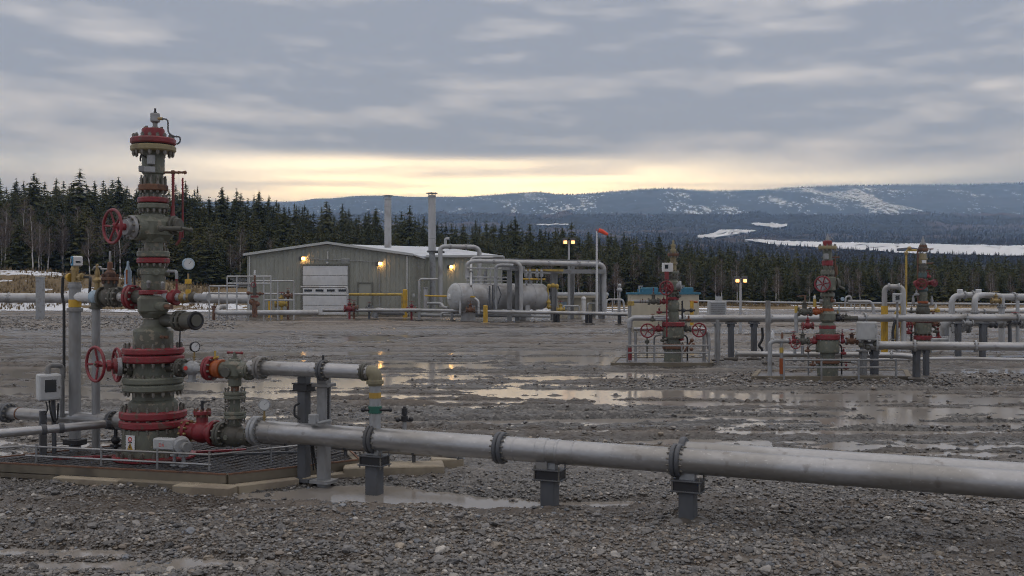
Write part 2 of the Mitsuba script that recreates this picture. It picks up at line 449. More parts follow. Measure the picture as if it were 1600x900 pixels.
# trees along the skyline of the hills
n2 = 6000
px2, d2 = rng.uniform(520, 1650, n2), rng.uniform(5900, 6620, n2)
pxa, da = np.r_[pxr[ok], px2], np.r_[dr_[ok], d2]
h = rng.uniform(5, 10, len(pxa)) * np.where(da > 5000, 1.5, 1.0)
base = np.stack([(pxa - 800) / FPX * da, da, terrain_z(pxa, da) - 0.8], -1)
ang = np.arange(5) * 2 * np.pi / 5
ring = np.stack([np.cos(ang), np.sin(ang), 0 * ang], -1)
V = np.concatenate([base[:, None] + ring[None] * (h * 0.17)[:, None, None], base[:, None] + np.array([0, 0, 1.0]) * h[:, None, None]], 1)
i = np.arange(5)
F = (np.stack([i, (i + 1) % 5, i * 0 + 5], 1)[None] + (np.arange(len(h)) * 6)[:, None, None]).reshape(-1, 3)
scene['far_needles'] = principled(lambda p, n, uv: mix((0.022, 0.025, 0.023), (0.052, 0.045, 0.042), noise(p.x * 0.01, p.y * 0.012)), 0.95, spec=0.05)
obj('far_forest', trimesh.Trimesh(V.reshape(-1, 3), F, process=False), 'far_needles', smooth=False, kind='stuff', label='distant dark conifer woodland around the frozen lake and on the hill skyline')
labels['far_forest']['category'] = 'woodland'

# the air: everything inside, the sky outside
scene['haze'] = {'type': 'cube', 'to_world': T().translate([0, 3600, 340]).scale([6500, 5200, 390]), 'bsdf': {'type': 'null'}, 'interior': {'type': 'ref', 'id': 'haze_air'}}
labels['haze'] = {'kind': 'stuff', 'label': 'thin blue evening haze in the air over the valley', 'category': 'haze'}

# ---------------------------------------------------------------- the well pad: wet gravel with ruts and puddles
PUDDLES = [(100, 862, 190, 7, 1), (250, 880, 240, 12, 1), (60, 832, 60, 4, 1), (420, 886, 130, 9, .8), (620, 778, 190, 11, 1.3), (860, 790, 240, 9, 1.2),
           (560, 768, 110, 9, 1.3), (820, 613, 90, 3.2, 1.2), (960, 612, 120, 3.4, 1.2), (1130, 616, 130, 2.8, 1.1), (1240, 619, 90, 2.6, 1.1), (1430, 624, 240, 2.8, 1.0), (1320, 662, 120, 4, .9),
           (1540, 664, 110, 3.5, .8), (1480, 700, 220, 4, .9), (700, 570, 90, 5, 1), (820, 560, 110, 4, 1), (930, 562, 110, 6, 1), (900, 551, 120, 4, .9), (600, 526, 110, 4, 1), (520, 530, 90, 3, 1),
           (640, 575, 130, 4, .9), (80, 607, 130, 9, 1), (60, 577, 110, 4, .9), (420, 605, 140, 5, .8), (520, 597, 140, 4, .8), (200, 622, 60, 5, .8), (450, 552, 200, 3, .8), (680, 660, 130, 3, .8),
           (880, 660, 140, 2.5, .8), (1000, 590, 150, 2, .7), (1180, 595, 120, 2, .7), (1500, 583, 110, 3, .8), (1440, 570, 90, 2, .7), (110, 560, 160, 2.5, .8), (1100, 690, 140, 3, .7), (740, 630, 100, 2.5, .7), (330, 560, 200, 2, .7)]


TRACKS = [(12.9, -0.06, 0.0, .045), (15.6, 0.05, 0.002, .05), (18.3, -0.02, 0.001, .05), (22.5, -0.10, 0.0, .055), (27.5, 0.06, -0.001, .06), (33.0, -0.05, 0.001, .06), (41.0, 0.09, 0.0, .06), (50.0, -0.06, 0.0, .06), (17.0, -0.22, 0.0, .04)]


def pad_h(x, y, fine=True):
    x, y = np.asarray(x, float), np.asarray(y, float)
    P = lambda a, b, o=0.0: np.stack([x * a + o, y * b + o, 0 * x], -1)
    v = y + 0.05 * x
    far = sstep(10, 16, y)
    streak = meshkit.fbm(P(0.10, 0.50, 5.0), 4, seed=31) - 0.5
    thin = meshkit.fbm(P(0.28, 1.9, 1.0), 4, seed=39) - 0.5
    rut = np.sin(2 * np.pi * v / 1.25 + 5.0 * meshkit.fbm(P(0.06, 0.2), 2, seed=32)) * 0.5 + np.sin(2 * np.pi * v / 0.52 + 7.0 * meshkit.fbm(P(0.09, 0.3), 2, seed=33)) * 0.28
    rutw = sstep(0.42, 0.6, meshkit.fbm(P(0.05, 0.16, 2.0), 2, seed=34))
    clod = meshkit.fbm(P(2.6, 4.4), 5, seed=35) - 0.5
    h = 0.030 + 0.17 * streak * (0.35 + 0.65 * far) + 0.115 * thin * (0.3 + 0.7 * far) + 0.042 * rut * (0.25 + 0.75 * rutw) * (0.3 + 0.7 * far)
    h = h + 0.02 * (1 - far) - 0.018 * far + 0.026 * sstep(28, 50, y)
    for y0, slope, curve, depth in TRACKS:
        yc = y0 + slope * x + curve * x * x + 0.5 * (meshkit.noise(P(0.16, 0, y0)) - 0.5)
        for side in (-0.92, 0.92):
            e = (y - yc - side) / 0.22
            tread = 0.75 + 0.5 * (np.sin(2 * np.pi * (x + 0.4 * np.abs(e)) / 0.16) > 0)
            h = h - depth * np.exp(-e ** 4) * tread + 0.65 * depth * (np.exp(-((e - 1.6) / 0.6) ** 2) + np.exp(-((e + 1.6) / 0.6) ** 2)) * (0.4 + 1.2 * meshkit.noise(P(1.5, 3.0, side)))
    wx = (meshkit.fbm(P(0.6, 1.0), 4, seed=37) - 0.5) * 1.3
    wy = (meshkit.fbm(P(0.7, 2.0), 4, seed=38) - 0.5) * 1.4
    for px, py, hw, hh, k in PUDDLES:
        d = gd(py)
        xc, rx, ry = (px - 800) / FPX * d, hw / FPX * d, d * d / (EYE * FPX) * hh
        near = (np.abs(x - xc) < 2.2 * rx + 1) & (np.abs(y - d) < 3.2 * ry + 0.6)
        if near.any():
            e = np.zeros_like(h)
            e[near] = np.exp(-(((x[near] - xc) / rx + 0.9 * wx[near]) ** 2 + ((y[near] - d) / ry + 1.3 * wy[near]) ** 2) ** 1.5)
            h = h - 0.075 * k * e
    dry = 0.82 + 0.18 * sstep(-0.03, 0.05, h)
    h = h + 0.115 * clod * dry * np.interp(y, [0, 10, 14, 30, 60], [0.6, 0.7, 1.0, 1.0, 0.6])
    if fine:
        h = h + (meshkit.fbm(P(9, 9), 3, seed=36) - 0.5) * np.interp(y, [0, 12, 40], [0.05, 0.06, 0.05]) * dry
    # windrows of coarse gravel pushed up along the pipe and beside the wells
    line = 10.05 - 0.435 * (x + 2.48)
    h = h + 0.055 * np.exp(-((y - (line - 1.05)) / 0.45) ** 2) * (0.5 + meshkit.noise(P(0.8, 0.8), 40)) * sstep(-2.6, -1.6, x)
    h = h - 0.035 * np.exp(-(((x + 3.6) / 2.3) ** 4 + ((y - 10.4) / 1.5) ** 4))
    return h


def stone_band(x, y):
    """Where coarse gravel lies, 0..1."""
    py, px = 450 + EYE * FPX / y, 800 + FPX * x / y
    n = meshkit.fbm(np.stack([x * 0.16, y * 1.0, 0 * x], -1), 3, seed=51)
    near = sstep(735, 770, py) * (0.20 + 0.85 * sstep(0.42, 0.58, n))
    right = sstep(583, 590, py) * (1 - sstep(606, 614, py)) * sstep(950, 1010, px)
    left = sstep(494, 497, py) * (1 - sstep(512, 517, py)) * (1 - sstep(330, 400, px))
    mid = 0.12 + 0.5 * sstep(0.46, 0.62, n)
    return np.clip(np.maximum.reduce([near, right, left, mid]), 0, 1)


ys = 4.2 * (92.0 / 4.2) ** np.linspace(0, 1, 740)
ts = np.linspace(-0.66, 0.66, 620)
Y, TT = np.meshgrid(ys, ts, indexing='ij')
X = Y * TT
Z = pad_h(X, Y)
edge = sstep(84, 92, Y) + sstep(0.62, 0.66, np.abs(TT))
Z = Z - 0.12 * edge * 0.5
n_, m_ = X.shape
i, j = np.meshgrid(np.arange(n_ - 1), np.arange(m_ - 1), indexing='ij')
q = np.stack([i * m_ + j, i * m_ + j + 1, (i + 1) * m_ + j + 1, (i + 1) * m_ + j], -1).reshape(-1, 4)
pad = trimesh.Trimesh(np.stack([X, Y, Z], -1).reshape(-1, 3), np.vstack([q[:, :3], q[:, [0, 2, 3]]]), process=False)


def wetness(p):
    return smoothstep(0.105, 0.015, p.z + 0.03 * (fbm(p.x * 1.3, p.y * 2.6, 0, octaves=3) - 0.5))


def ground_col(p, n, uv):
    st = voronoi(p.x * 24, p.y * 24)
    pebble = mix((0.058, 0.056, 0.055), (0.23, 0.22, 0.205), st[2] * st[2])
    pebble = mix(pebble, (0.03, 0.028, 0.026), smoothstep(0.5, 0.9, st[0]))
    mud = mix((0.108, 0.092, 0.077), (0.162, 0.140, 0.118), fbm(p.x * 3, p.y * 5, 0, octaves=3))
    far = smoothstep(18, 45, p.y)
    big = fbm(p.x * 0.12, p.y * 0.4, 0, octaves=4)
    c = mix(pebble, mud, dr.clip(smoothstep(0.40, 0.62, big) * 0.6 + 0.08 + far * 0.35, 0, 1))
    c = mix(c, (0.168, 0.146, 0.125), far * 0.6)
    track = fbm(p.x * 0.05 + 3, p.y * 1.25 + 0.06 * p.x, 0, octaves=4)
    c = mix(c, (0.105, 0.083, 0.064), smoothstep(0.48, 0.62, track) * 0.75)
    c = mix(c, (0.20, 0.185, 0.168), smoothstep(0.46, 0.34, track) * 0.30)
    c = c * (0.75 + 0.5 * fbm(p.x * 7, p.y * 9, 0, octaves=3))
    c = c * (1 - 0.5 * wetness(p))
    s = fbm(p.x * 0.07 + 1, p.y * 0.35 + 9, 0, octaves=4)
    lim = 0.95 - 0.43 * smoothstep(74, 82, p.y) - 0.035 * smoothstep(5, 30, dr.abs(p.x))
    return mix(c, (0.62, 0.64, 0.68), smoothstep(lim, lim + 0.02, s))


def ground_rough(p, n, uv):
    return 0.80 - 0.66 * wetness(p) - 0.1 * noise(p.x * 9, p.y * 9)


def ground_bump(p, n, uv):
    st = voronoi(p.x * 26, p.y * 26)
    return (0.9 - st[0]) * 0.016 * smoothstep(60, 15, p.y) + 0.02 * noise(p.x * 13, p.y * 13)


scene['wet_gravel'] = {'type': 'twosided', 'bsdf': {'type': 'bumpmap', 'bump': proc(ground_bump, 4e-3), 'scale': 1.0,
                       'bsdf': {'type': 'principled', 'base_color': proc(ground_col), 'roughness': proc(ground_rough), 'specular': 0.5}}}
scene['sky_lightened_muddy_water'] = {'type': 'twosided', 'bsdf': {'type': 'roughplastic', 'alpha': 0.015, 'int_ior': 1.4, 'diffuse_reflectance': rgb(0.25, 0.226, 0.20), 'nonlinear': False}}  # muddy tone lightened: brightness of reflected sky put into the diffuse colour
obj('gravel_ground', pad, 'wet_gravel', smooth=True, kind='structure')
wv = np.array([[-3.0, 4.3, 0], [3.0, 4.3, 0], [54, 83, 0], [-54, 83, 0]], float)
obj('puddle_water', trimesh.Trimesh(wv, [[0, 1, 2], [0, 2, 3]], process=False), 'sky_lightened_muddy_water', smooth=False, kind='structure')
# the land all round, under the pad and behind the camera
g = trimesh.creation.box((900, 700, 0.4))
g.vertices = np.asarray(g.vertices) + [0, -180, -0.75]
obj('ground', g, 'near_land', smooth=False, kind='structure')

# loose stones
ico = [trimesh.creation.icosphere(subdivisions=0), trimesh.creation.icosphere(subdivisions=1)]


def stone_variants(m, k, seed):
    out = []
    r = np.random.default_rng(seed)
    for _ in range(k):
        v = np.array(m.vertices)
        v = v * (0.78 + 0.44 * r.random((len(v), 1))) * np.array([1.0, r.uniform(0.6, 0.95), r.uniform(0.4, 0.7)])
        out.append(v)
    return out


STONE_COL = np.array([[.110, .103, .096], [.084, .079, .076], [.13, .119, .106], [.15, .124, .094], [.20, .186, .168], [.06, .058, .058], [.115, .092, .071], [.30, .28, .25], [.095, .103, .115]])
STONE_W = np.array([.26, .2, .17, .09, .07, .1, .06, .012, .038])
STONE_W = STONE_W / STONE_W.sum()


def scatter(n, tlo, thi, dlo, dhi, size, m, seed, dens=stone_band, sink=0.25):
    r = np.random.default_rng(seed)
    d = 1 / r.uniform(1 / dhi, 1 / dlo, n)
    x = r.uniform(tlo, thi, n) * d
    k = r.random(n) < dens(x, d)
    x, d = x[k], d[k]
    z = pad_h(x, d)
    k = z > -0.028
    x, d, z = x[k], d[k], z[k]
    s = size[0] * (size[1] / size[0]) ** (r.random(len(x)) ** 1.8) / 2
    var = stone_variants(m, 14, seed + 1)
    a = r.uniform(0, 2 * np.pi, len(x))
    which = r.integers(0, 14, len(x))
    v = np.array(var)[which] * s[:, None, None]
    tilt = r.uniform(-0.5, 0.5, len(x))
    ct, st = np.cos(tilt)[:, None], np.sin(tilt)[:, None]
    y2, z2 = v[..., 1] * ct - v[..., 2] * st, v[..., 1] * st + v[..., 2] * ct
    ca, sa = np.cos(a)[:, None], np.sin(a)[:, None]
    V = np.stack([v[..., 0] * ca - y2 * sa + x[:, None], v[..., 0] * sa + y2 * ca + d[:, None], z2 + z[:, None] + (s * sink)[:, None]], -1)
    nv = V.shape[1]
    F = (np.asarray(m.faces)[None] + (np.arange(len(x)) * nv)[:, None, None]).reshape(-1, 3)
    c = STONE_COL[r.choice(len(STONE_COL), len(x), p=STONE_W)] * 0.62 * 3.0 ** (r.random((len(x), 1)) ** 1.3)
    return V.reshape(-1, 3), F, np.repeat(c, nv, 0)


batches = [scatter(84000, -0.58, 0.58, 5.6, 11.5, (0.013, 0.055), ico[0], 101),
           scatter(1500, -0.58, 0.58, 5.6, 11.0, (0.05, 0.10), ico[1], 102),
           scatter(34000, -0.58, 0.58, 11.0, 34.0, (0.022, 0.095), ico[0], 103),
           scatter(5200, 0.09, 0.58, 19.5, 23.0, (0.035, 0.10), ico[0], 104),
           scatter(5000, -0.56, -0.28, 46.0, 72.0, (0.08, 0.20), ico[0], 105)]
at, Vs, Fs, Cs = 0, [], [], []
for v, f, c in batches:
    Vs.append(v), Fs.append(f + at), Cs.append(c)
    at += len(v)
scene['stone'] = {'type': 'twosided', 'bsdf': {'type': 'principled', 'base_color': {'type': 'mesh_attribute', 'name': 'vertex_color'}, 'roughness': 0.36, 'specular': 0.6, 'clearcoat': 0.7, 'clearcoat_gloss': 0.85}}
scene['loose_gravel'] = mikit.ply(trimesh.Trimesh(np.concatenate(Vs), np.concatenate(Fs), process=False), 'stone', smooth=False, color=np.concatenate(Cs))
labels['loose_gravel'] = {'kind': 'stuff', 'label': 'loose grey stones and crushed gravel scattered over the wet pad', 'category': 'gravel'}

# ---------------------------------------------------------------- the forest
def spruce(seed, levels=34, wide=0.14, bare=0.06):
    """A spruce one unit tall: (trunk, crown); drooping tiers of ragged sprays with gaps between them."""
    r = np.random.default_rng(seed)
    tr = cyl((0, 0, -0.03), (0, 0, 0.96), 0.011, 6, r1=0.001)
    V, F = [], []
    for L in range(levels):
        u = (L + r.uniform(-0.3, 0.3)) / levels
        z = bare + (1 - bare) * max(u, 0) ** 0.92
        R = wide * (1 - u) ** 0.8 * (0.74 + 0.5 * r.random()) * (1.0 if u > 0.12 else 0.8) + 0.006
        nb = int(7 + 5 * (1 - u))
        a0 = r.uniform(0, 6.28)
        for b in range(nb):
            if r.random() < 0.10:
                continue
            a = a0 + 2 * math.pi * b / nb + r.uniform(-0.3, 0.3)
            rr = R * r.uniform(0.6, 1.18)
            dirv = np.array([math.cos(a), math.sin(a), 0])
            side = np.array([-math.sin(a), math.cos(a), 0])
            droop = r.uniform(0.20, 0.55) * rr
            up = 0.012 * r.random()
            nseg = 3
            for k in range(nseg):
                f0 = 0.12 + 0.86 * k / nseg
                f1 = f0 + r.uniform(0.30, 0.46)
                c0 = dirv * rr * f0 + [0, 0, z + up - droop * f0 ** 1.4]
                c1 = dirv * rr * min(f1, 1.12) + [0, 0, z + up - droop * min(f1, 1.1) ** 1.4]
                w = rr * (0.34 - 0.17 * k / nseg) * r.uniform(0.7, 1.3)
                i0 = len(V)
                hang = np.array([0, 0, -w * r.uniform(0.3, 0.9)])
                V += [c0, c1, (c0 + c1) / 2 + side * w + hang, (c0 + c1) / 2 - side * w + hang, c0 + hang * 0.6 + side * w * 0.3, c1 + hang * 1.4 - side * w * 0.2]
                F += [[i0, i0 + 2, i0 + 1], [i0, i0 + 1, i0 + 3], [i0, i0 + 4, i0 + 5]]
    i0 = len(V)
    for k in range(5):
        a = k * 1.257
        V += [[0, 0, 1.0], [0.007 * math.cos(a), 0.007 * math.sin(a), 0.93], [0.007 * math.cos(a + 1.3), 0.007 * math.sin(a + 1.3), 0.92]]
        F.append([i0 + 3 * k, i0 + 3 * k + 1, i0 + 3 * k + 2])
    return tr, trimesh.Trimesh(np.array(V), np.array(F), process=False)


def birch(seed):
    """A bare birch one unit tall: (trunk, crown of thin branches)."""
    r = np.random.default_rng(seed)
    pts = [np.array([0, 0, -0.02])]
    lean = r.uniform(-0.05, 0.05, 2)
    for k in range(1, 9):
        pts.append(np.array([lean[0] * k / 8 + r.uniform(-.006, .006), lean[1] * k / 8 + r.uniform(-.006, .006), k / 8 * 0.98]))
    segs = [cyl(a, b, 0.0105 * (1 - k / 8.4), 6, r1=0.0105 * (1 - (k + 1) / 8.4)) for k, (a, b) in enumerate(zip(pts, pts[1:]))]
    br = []
    for k in range(64):
        u = r.uniform(0.28, 0.97)
        i = min(int(u * 8), 7)
        p = pts[i] + (pts[i + 1] - pts[i]) * (u * 8 - i)
        a, L = r.uniform(0, 6.28), (0.08 + 0.20 * (1 - u)) * r.uniform(0.6, 1.2)
        d = np.array([math.cos(a), math.sin(a), r.uniform(1.0, 1.9)])
        d /= np.linalg.norm(d)
        e = p + d * L
        br.append(cyl(p, e, 0.0034 * (1.25 - u), 3, r1=0.0010))
        for _ in range(5):
            f = r.uniform(0.25, 0.95)
            s = p + d * L * f
            d2 = d + r.normal(0, 0.55, 3)
            d2 /= np.linalg.norm(d2)
            br.append(cyl(s, s + d2 * L * r.uniform(0.3, 0.6), 0.0016, 3, r1=0.0006))
    return J(segs), J(br)


scene['spruce_bark'] = principled((0.06, 0.048, 0.04), 0.9, spec=0.1)
for k, (a, b) in enumerate([((0.030, 0.036, 0.016), (0.076, 0.080, 0.028)), ((0.040, 0.044, 0.019), (0.098, 0.094, 0.034)), ((0.024, 0.031, 0.015), (0.058, 0.064, 0.025))]):
    scene[f'needles_{k}'] = principled(lambda p, n, uv, a=a, b=b: mix(a, b, 0.6 * noise(p.x * 0.23, p.y * 0.23, p.z * 0.1) + 0.5 * (noise(p.x * 2.3, p.y * 2.3, p.z * 2.3) - 0.2)), 0.8, spec=0.15)
scene['birch_bark'] = principled(lambda p, n, uv: mix((0.46, 0.44, 0.42), (0.13, 0.11, 0.10), smoothstep(0.5, 0.75, noise(p.x * 2, p.y * 2, p.z * 2.2))), 0.8, spec=0.1)
scene['birch_twigs'] = principled((0.145, 0.118, 0.106), 0.9, spec=0.1)
NV = 9
for k in range(NV):
    tr, cr = spruce(200 + k, levels=[40, 36, 44][k % 3], wide=[0.19, 0.155, 0.20, 0.17][k % 4], bare=[0.05, 0.10, 0.03][k % 3])
    scene[f'spruce_kind_{k}'] = {'type': 'shapegroup', 'trunk': mikit.ply(tr, 'spruce_bark'), 'crown': mikit.ply(cr, f'needles_{k % 3}')}
for k in range(5):
    tr, cr = birch(300 + k)
    scene[f'birch_kind_{k}'] = {'type': 'shapegroup', 'trunk': mikit.ply(tr, 'birch_bark', smooth=True), 'crown': mikit.ply(cr, 'birch_twigs')}

SKY_PX = [-300, 0, 60, 125, 200, 300, 400, 500, 600, 700, 800, 890, 1000, 1100, 1200, 1300, 1450, 1600, 1900]
SKY_PY = [280, 278, 280, 278, 285, 290, 302, 318, 327, 345, 346, 356, 371, 381, 390, 397, 397, 402, 405]
front = lambda px: np.interp(px, [-300, 0, 420, 600, 1000, 1600, 1900], [110, 111, 113, 118, 121, 123, 123])
trees = []
ROWS = 9
for row in range(ROWS):
    n = 205
    pxs = np.linspace(-260, 1860, n) + rng.uniform(-6, 6, n)
    for px in pxs:
        d = float(front(px) + row * 7.5 + rng.uniform(-3, 3))
        back = row / (ROWS - 1)
        drop = (1 - back) * np.interp(px, [0, 600, 1000, 1600], [95, 75, 50, 38])
        top = np.interp(px, SKY_PX, SKY_PY) + drop * rng.uniform(0.5, 1.15) + rng.gamma(1.6, 5.5) * np.interp(px, [0, 900, 1600], [1.3, 1.0, 0.55]) - 6
        if row < 3 and rng.random() < 0.30:
            continue
        trees.append((px, d, top))
for px, top in [(125, 262), (53, 268), (290, 280), (347, 290), (370, 292), (405, 296), (893, 344), (185, 274), (220, 277), (640, 318), (510, 312), (1030, 362), (805, 336), (1185, 384), (975, 360)]:
    trees.append((px, float(front(px) + 34), top))
info = []
for px, d, top in trees:
    z = float(terrain_z(px, d))
    H = max(4.0, EYE + (450 - top) / FPX * d - z)
    seen = 0 <= px <= 1600
    info.append((H / d * (1 if seen else 0.01), px, d, z, H))
info.sort(reverse=True)
ZONES = [(70, 'at the far left edge above the snowy bank'), (150, 'above the snowy bank, behind the white transmitter'), (238, 'just left of the nearest wellhead'), (330, 'just right of the nearest wellhead'),
         (470, 'behind the left half of the green building'), (612, 'behind the roof left of the shorter stack'), (700, 'behind the two exhaust stacks'), (800, 'behind the separator vessel'), (888, 'left of the taller lamp pole'),
         (985, 'behind the windsock'), (1100, 'behind the tan tanks'), (1230, 'behind the shorter lamp pole'), (1380, 'behind the red-capped well'), (9999, 'behind the rightmost well and goosenecks')]
for k, (s, px, d, z, H) in enumerate(info):
    kind = int(rng.integers(0, NV))
    w = rng.uniform(0.95, 1.5) * np.interp(H, [4, 14, 22], [1.35, 1.1, 0.9])
    tw = T().translate([(px - 800) / FPX * d, d, z - 0.1]).rotate([0, 0, 1], float(rng.uniform(0, 360))).scale([H * w, H * w, H])
    if k < 296:
        key = numbered('spruce_tree')
        zone = next(zn[1] for zn in ZONES if px < zn[0])
        high = 450 - (z + H - EYE) / d * FPX < np.interp(px, SKY_PX, SKY_PY) + 4
        labels[key] = {'label': ('tall spruce tipping the skyline, ' if high else 'dark spruce below the forest skyline, ') + zone, 'category': 'spruce tree', 'group': ('tall spruces ' if high else 'spruces ') + zone}
    else:
        key = f'spruce_forest__{k - 295:03d}'
    scene[key] = {'type': 'instance', 'to_world': tw, 'group': {'type': 'ref', 'id': f'spruce_kind_{kind}'}}
labels['spruce_forest'] = {'kind': 'stuff', 'label': 'the many further spruces of the dark forest belt around the pad', 'category': 'forest'}
BIRCH = [(p + 7 * (k % 3) - 5, t) for k, (p, t) in enumerate(zip(np.r_[rng.uniform(850, 1600, 34), rng.uniform(5, 235, 14)], [412, 425, 405, 430, 418, 436, 410, 428, 440, 415, 433] * 3 + [412] + [330, 345, 322, 360, 338, 350, 328, 366, 342, 335, 356, 348, 340, 332]))] + [(8, 318), (34, 308), (52, 322), (75, 352), (22, 370), (98, 345), (123, 322), (140, 352), (170, 345), (60, 350), (330, 362), (375, 355), (300, 372), (258, 370), (360, 380), (420, 372), (880, 402), (905, 395), (860, 405), (830, 402),
         (965, 410), (990, 398), (1000, 396), (1030, 400), (1080, 408), (1118, 412), (1128, 405), (1145, 420), (1152, 405), (1182, 440), (1217, 420), (1240, 430), (1320, 412), (1340, 420), (1372, 415), (1395, 420), (1412, 412), (1460, 418),
         (1480, 425), (1518, 418), (1530, 424), (1552, 420), (1580, 428), (1265, 425), (730, 398), (765, 402), (690, 395), (1060, 420), (945, 415), (200, 360)]
for px, top in BIRCH:
    d = float(front(px) + rng.uniform(-5, 6))
    z = float(terrain_z(px, d))
    H = EYE + (450 - top) / FPX * d - z
    key = numbered('birch_tree')
    zone = next(zn[1] for zn in ZONES if px < zn[0])
    size = 'tall slender' if H > np.interp(px, [0, 450, 850, 1600], [8.3, 7.0, 4.4, 4.2]) else 'short'
    labels[key] = {'label': size + ' bare birch before the spruces, ' + zone, 'category': 'birch tree', 'group': size + ' birches ' + zone}
    scene[key] = {'type': 'instance', 'to_world': T().translate([(px - 800) / FPX * d, d, z - 0.05]).rotate([0, 0, 1], float(rng.uniform(0, 360))).scale([H * 1.15, H * 1.15, H]),
                  'group': {'type': 'ref', 'id': f'birch_kind_{int(rng.integers(0, 5))}'}}

# dry grass and stones along the bank and the far edge of the pad
n = 5200
gpx, gdd = np.r_[rng.uniform(-60, 470, n), rng.uniform(850, 1680, n)], np.r_[rng.uniform(91, 112, n), rng.uniform(108, 122, n)]
gx = (gpx - 800) / FPX * gdd
tuft = meshkit.fbm(np.stack([gx * 0.35, gdd * 0.35, 0 * gx], -1), 3, seed=91)
gk = tuft > 0.50
gx, gdd, gpx = gx[gk], gdd[gk], gpx[gk]
gz = terrain_z(gpx, gdd)
ga, gh = rng.uniform(0, 6.28, len(gx)), rng.uniform(0.15, 0.55, len(gx))
gw = gh * 0.16
b0 = np.stack([gx - np.cos(ga) * gw, gdd - np.sin(ga) * gw, gz - 0.03], -1)
b1 = np.stack([gx + np.cos(ga) * gw, gdd + np.sin(ga) * gw, gz - 0.03], -1)
b2 = np.stack([gx + rng.uniform(-.3, .3, len(gx)) * gh, gdd, gz + gh], -1)
b3 = np.stack([gx + rng.uniform(-.5, .5, len(gx)) * gh, gdd, gz + gh * 0.7], -1)
V = np.stack([b0, b1, b2, b3], 1).reshape(-1, 3)
F = (np.array([[0, 1, 2], [0, 1, 3]])[None] + 4 * np.arange(len(gx))[:, None, None]).reshape(-1, 3)
scene['straw'] = principled(lambda p, n, uv: mix((0.11, 0.08, 0.045), (0.22, 0.165, 0.095), noise(p.x * 1.3, p.y * 1.3)), 0.9, spec=0.1)
obj('dry_grass', trimesh.Trimesh(V, F, process=False), 'straw', smooth=False, kind='stuff', label='dry brown grass tufts on the snowy bank and along the far edge of the pad')
labels['dry_grass']['category'] = 'grass'

# ---------------------------------------------------------------- pipework builders
def line_at(px, z=0.0, off=0.0):
    """A point on the axis of the foreground pipe run, which crosses the pad at a slant; off moves it away from the camera."""
    d = (10.05 - 1.0788 + off) / (1 + 0.435 * (px - 800) / FPX)
    return np.array([(px - 800) / FPX * d, d, z])


def zat(py, d):
    return EYE - (py - 450) / FPX * d


def flange(parent, c, axis, r, t, mat, nb=10, name='flange', bmat='bolt_steel', gap=True, stud=None):
    """A bolted pair of flanges: two discs with a dark gasket line and a ring of studs."""
    a = frame(axis)[2]
    c = np.asarray(c, float)
    key = part(parent, name, J(disc(c - a * t * 0.27, a, r, t * 0.46, 32), disc(c + a * t * 0.27, a, r, t * 0.46, 32), disc(c, a, r * 0.88, t * 0.1, 24)) if gap else disc(c, a, r, t, 32), mat)
    L = t * 1.75 if stud is None else stud
    part(key if key.count('__') < 2 else parent, 'studs', studs(c, a, r * 0.84, nb, L, min(0.10 * r, 0.024) if nb < 14 else r * 0.055), bmat, smooth=False, stuff=True)
    return key


def handwheel(parent, c, axis, R, r=None, spokes=5, mat='wheel_red', ph=0.3, dish=0.18, name='handwheel'):
    a = frame(axis)[2]
    c = np.asarray(c, float)
    r = R * 0.085 if r is None else r
    hub = c - a * R * dish
    key = part(parent, name, torus(c, a, R - r, r, 40, 10), mat, smooth=True)
    sub = key if key.count('__') < 2 else parent
    part(sub, 'hub', cyl(hub - a * R * 0.14, hub + a * R * 0.16, R * 0.17, 14, ch=R * 0.03), mat)
    for p in ringpts(c, a, R - r, spokes, ph):
        part(sub, 'spoke', tube([hub, hub + (p - hub) * 0.5 + a * R * 0.01, p], r * 0.72, 8), mat, smooth=True)
    part(sub, 'stem_nut', cyl(hub + a * R * 0.10, hub + a * R * 0.28, R * 0.075, 6), 'bolt_steel', smooth=False)
    return key


def gauge(parent, c, face, r, stem_to, rim='grey_cast', name='pressure_gauge'):
    """A round dial: case, face, needle, stem."""
    f = frame(face)[2]
    c = np.asarray(c, float)
    key = part(parent, name, lathe([(0, -r * .35), (r * .8, -r * .35), (r * .97, -r * .2), (r, r * .3), (r * .86, r * .36), (r * .84, r * .26), (0, r * .26)], c, f, 28), rim)
    x, y, _ = frame(f)
    part(key, 'face', disc(c + f * r * .285, f, r * .83, r * .02, 24), 'gauge_face')
    q = c + f * r * .31
    part(key, 'needle', bar(q, q + (x * .5 + y * .5) * r, r * .05), 'black_steel', smooth=False)
    part(key, 'stem', J(cyl(c + (np.asarray(stem_to) - c) * 0.3, stem_to, r * .16, 10), disc(c + (np.asarray(stem_to) - c) * .72, np.asarray(stem_to) - c, r * .3, r * .3, 6)), 'brass')
    return key


def band(parent, c, axis, r, w, mat, name='band'):
    return part(parent, name, disc(c, axis, r, w, 28), mat)


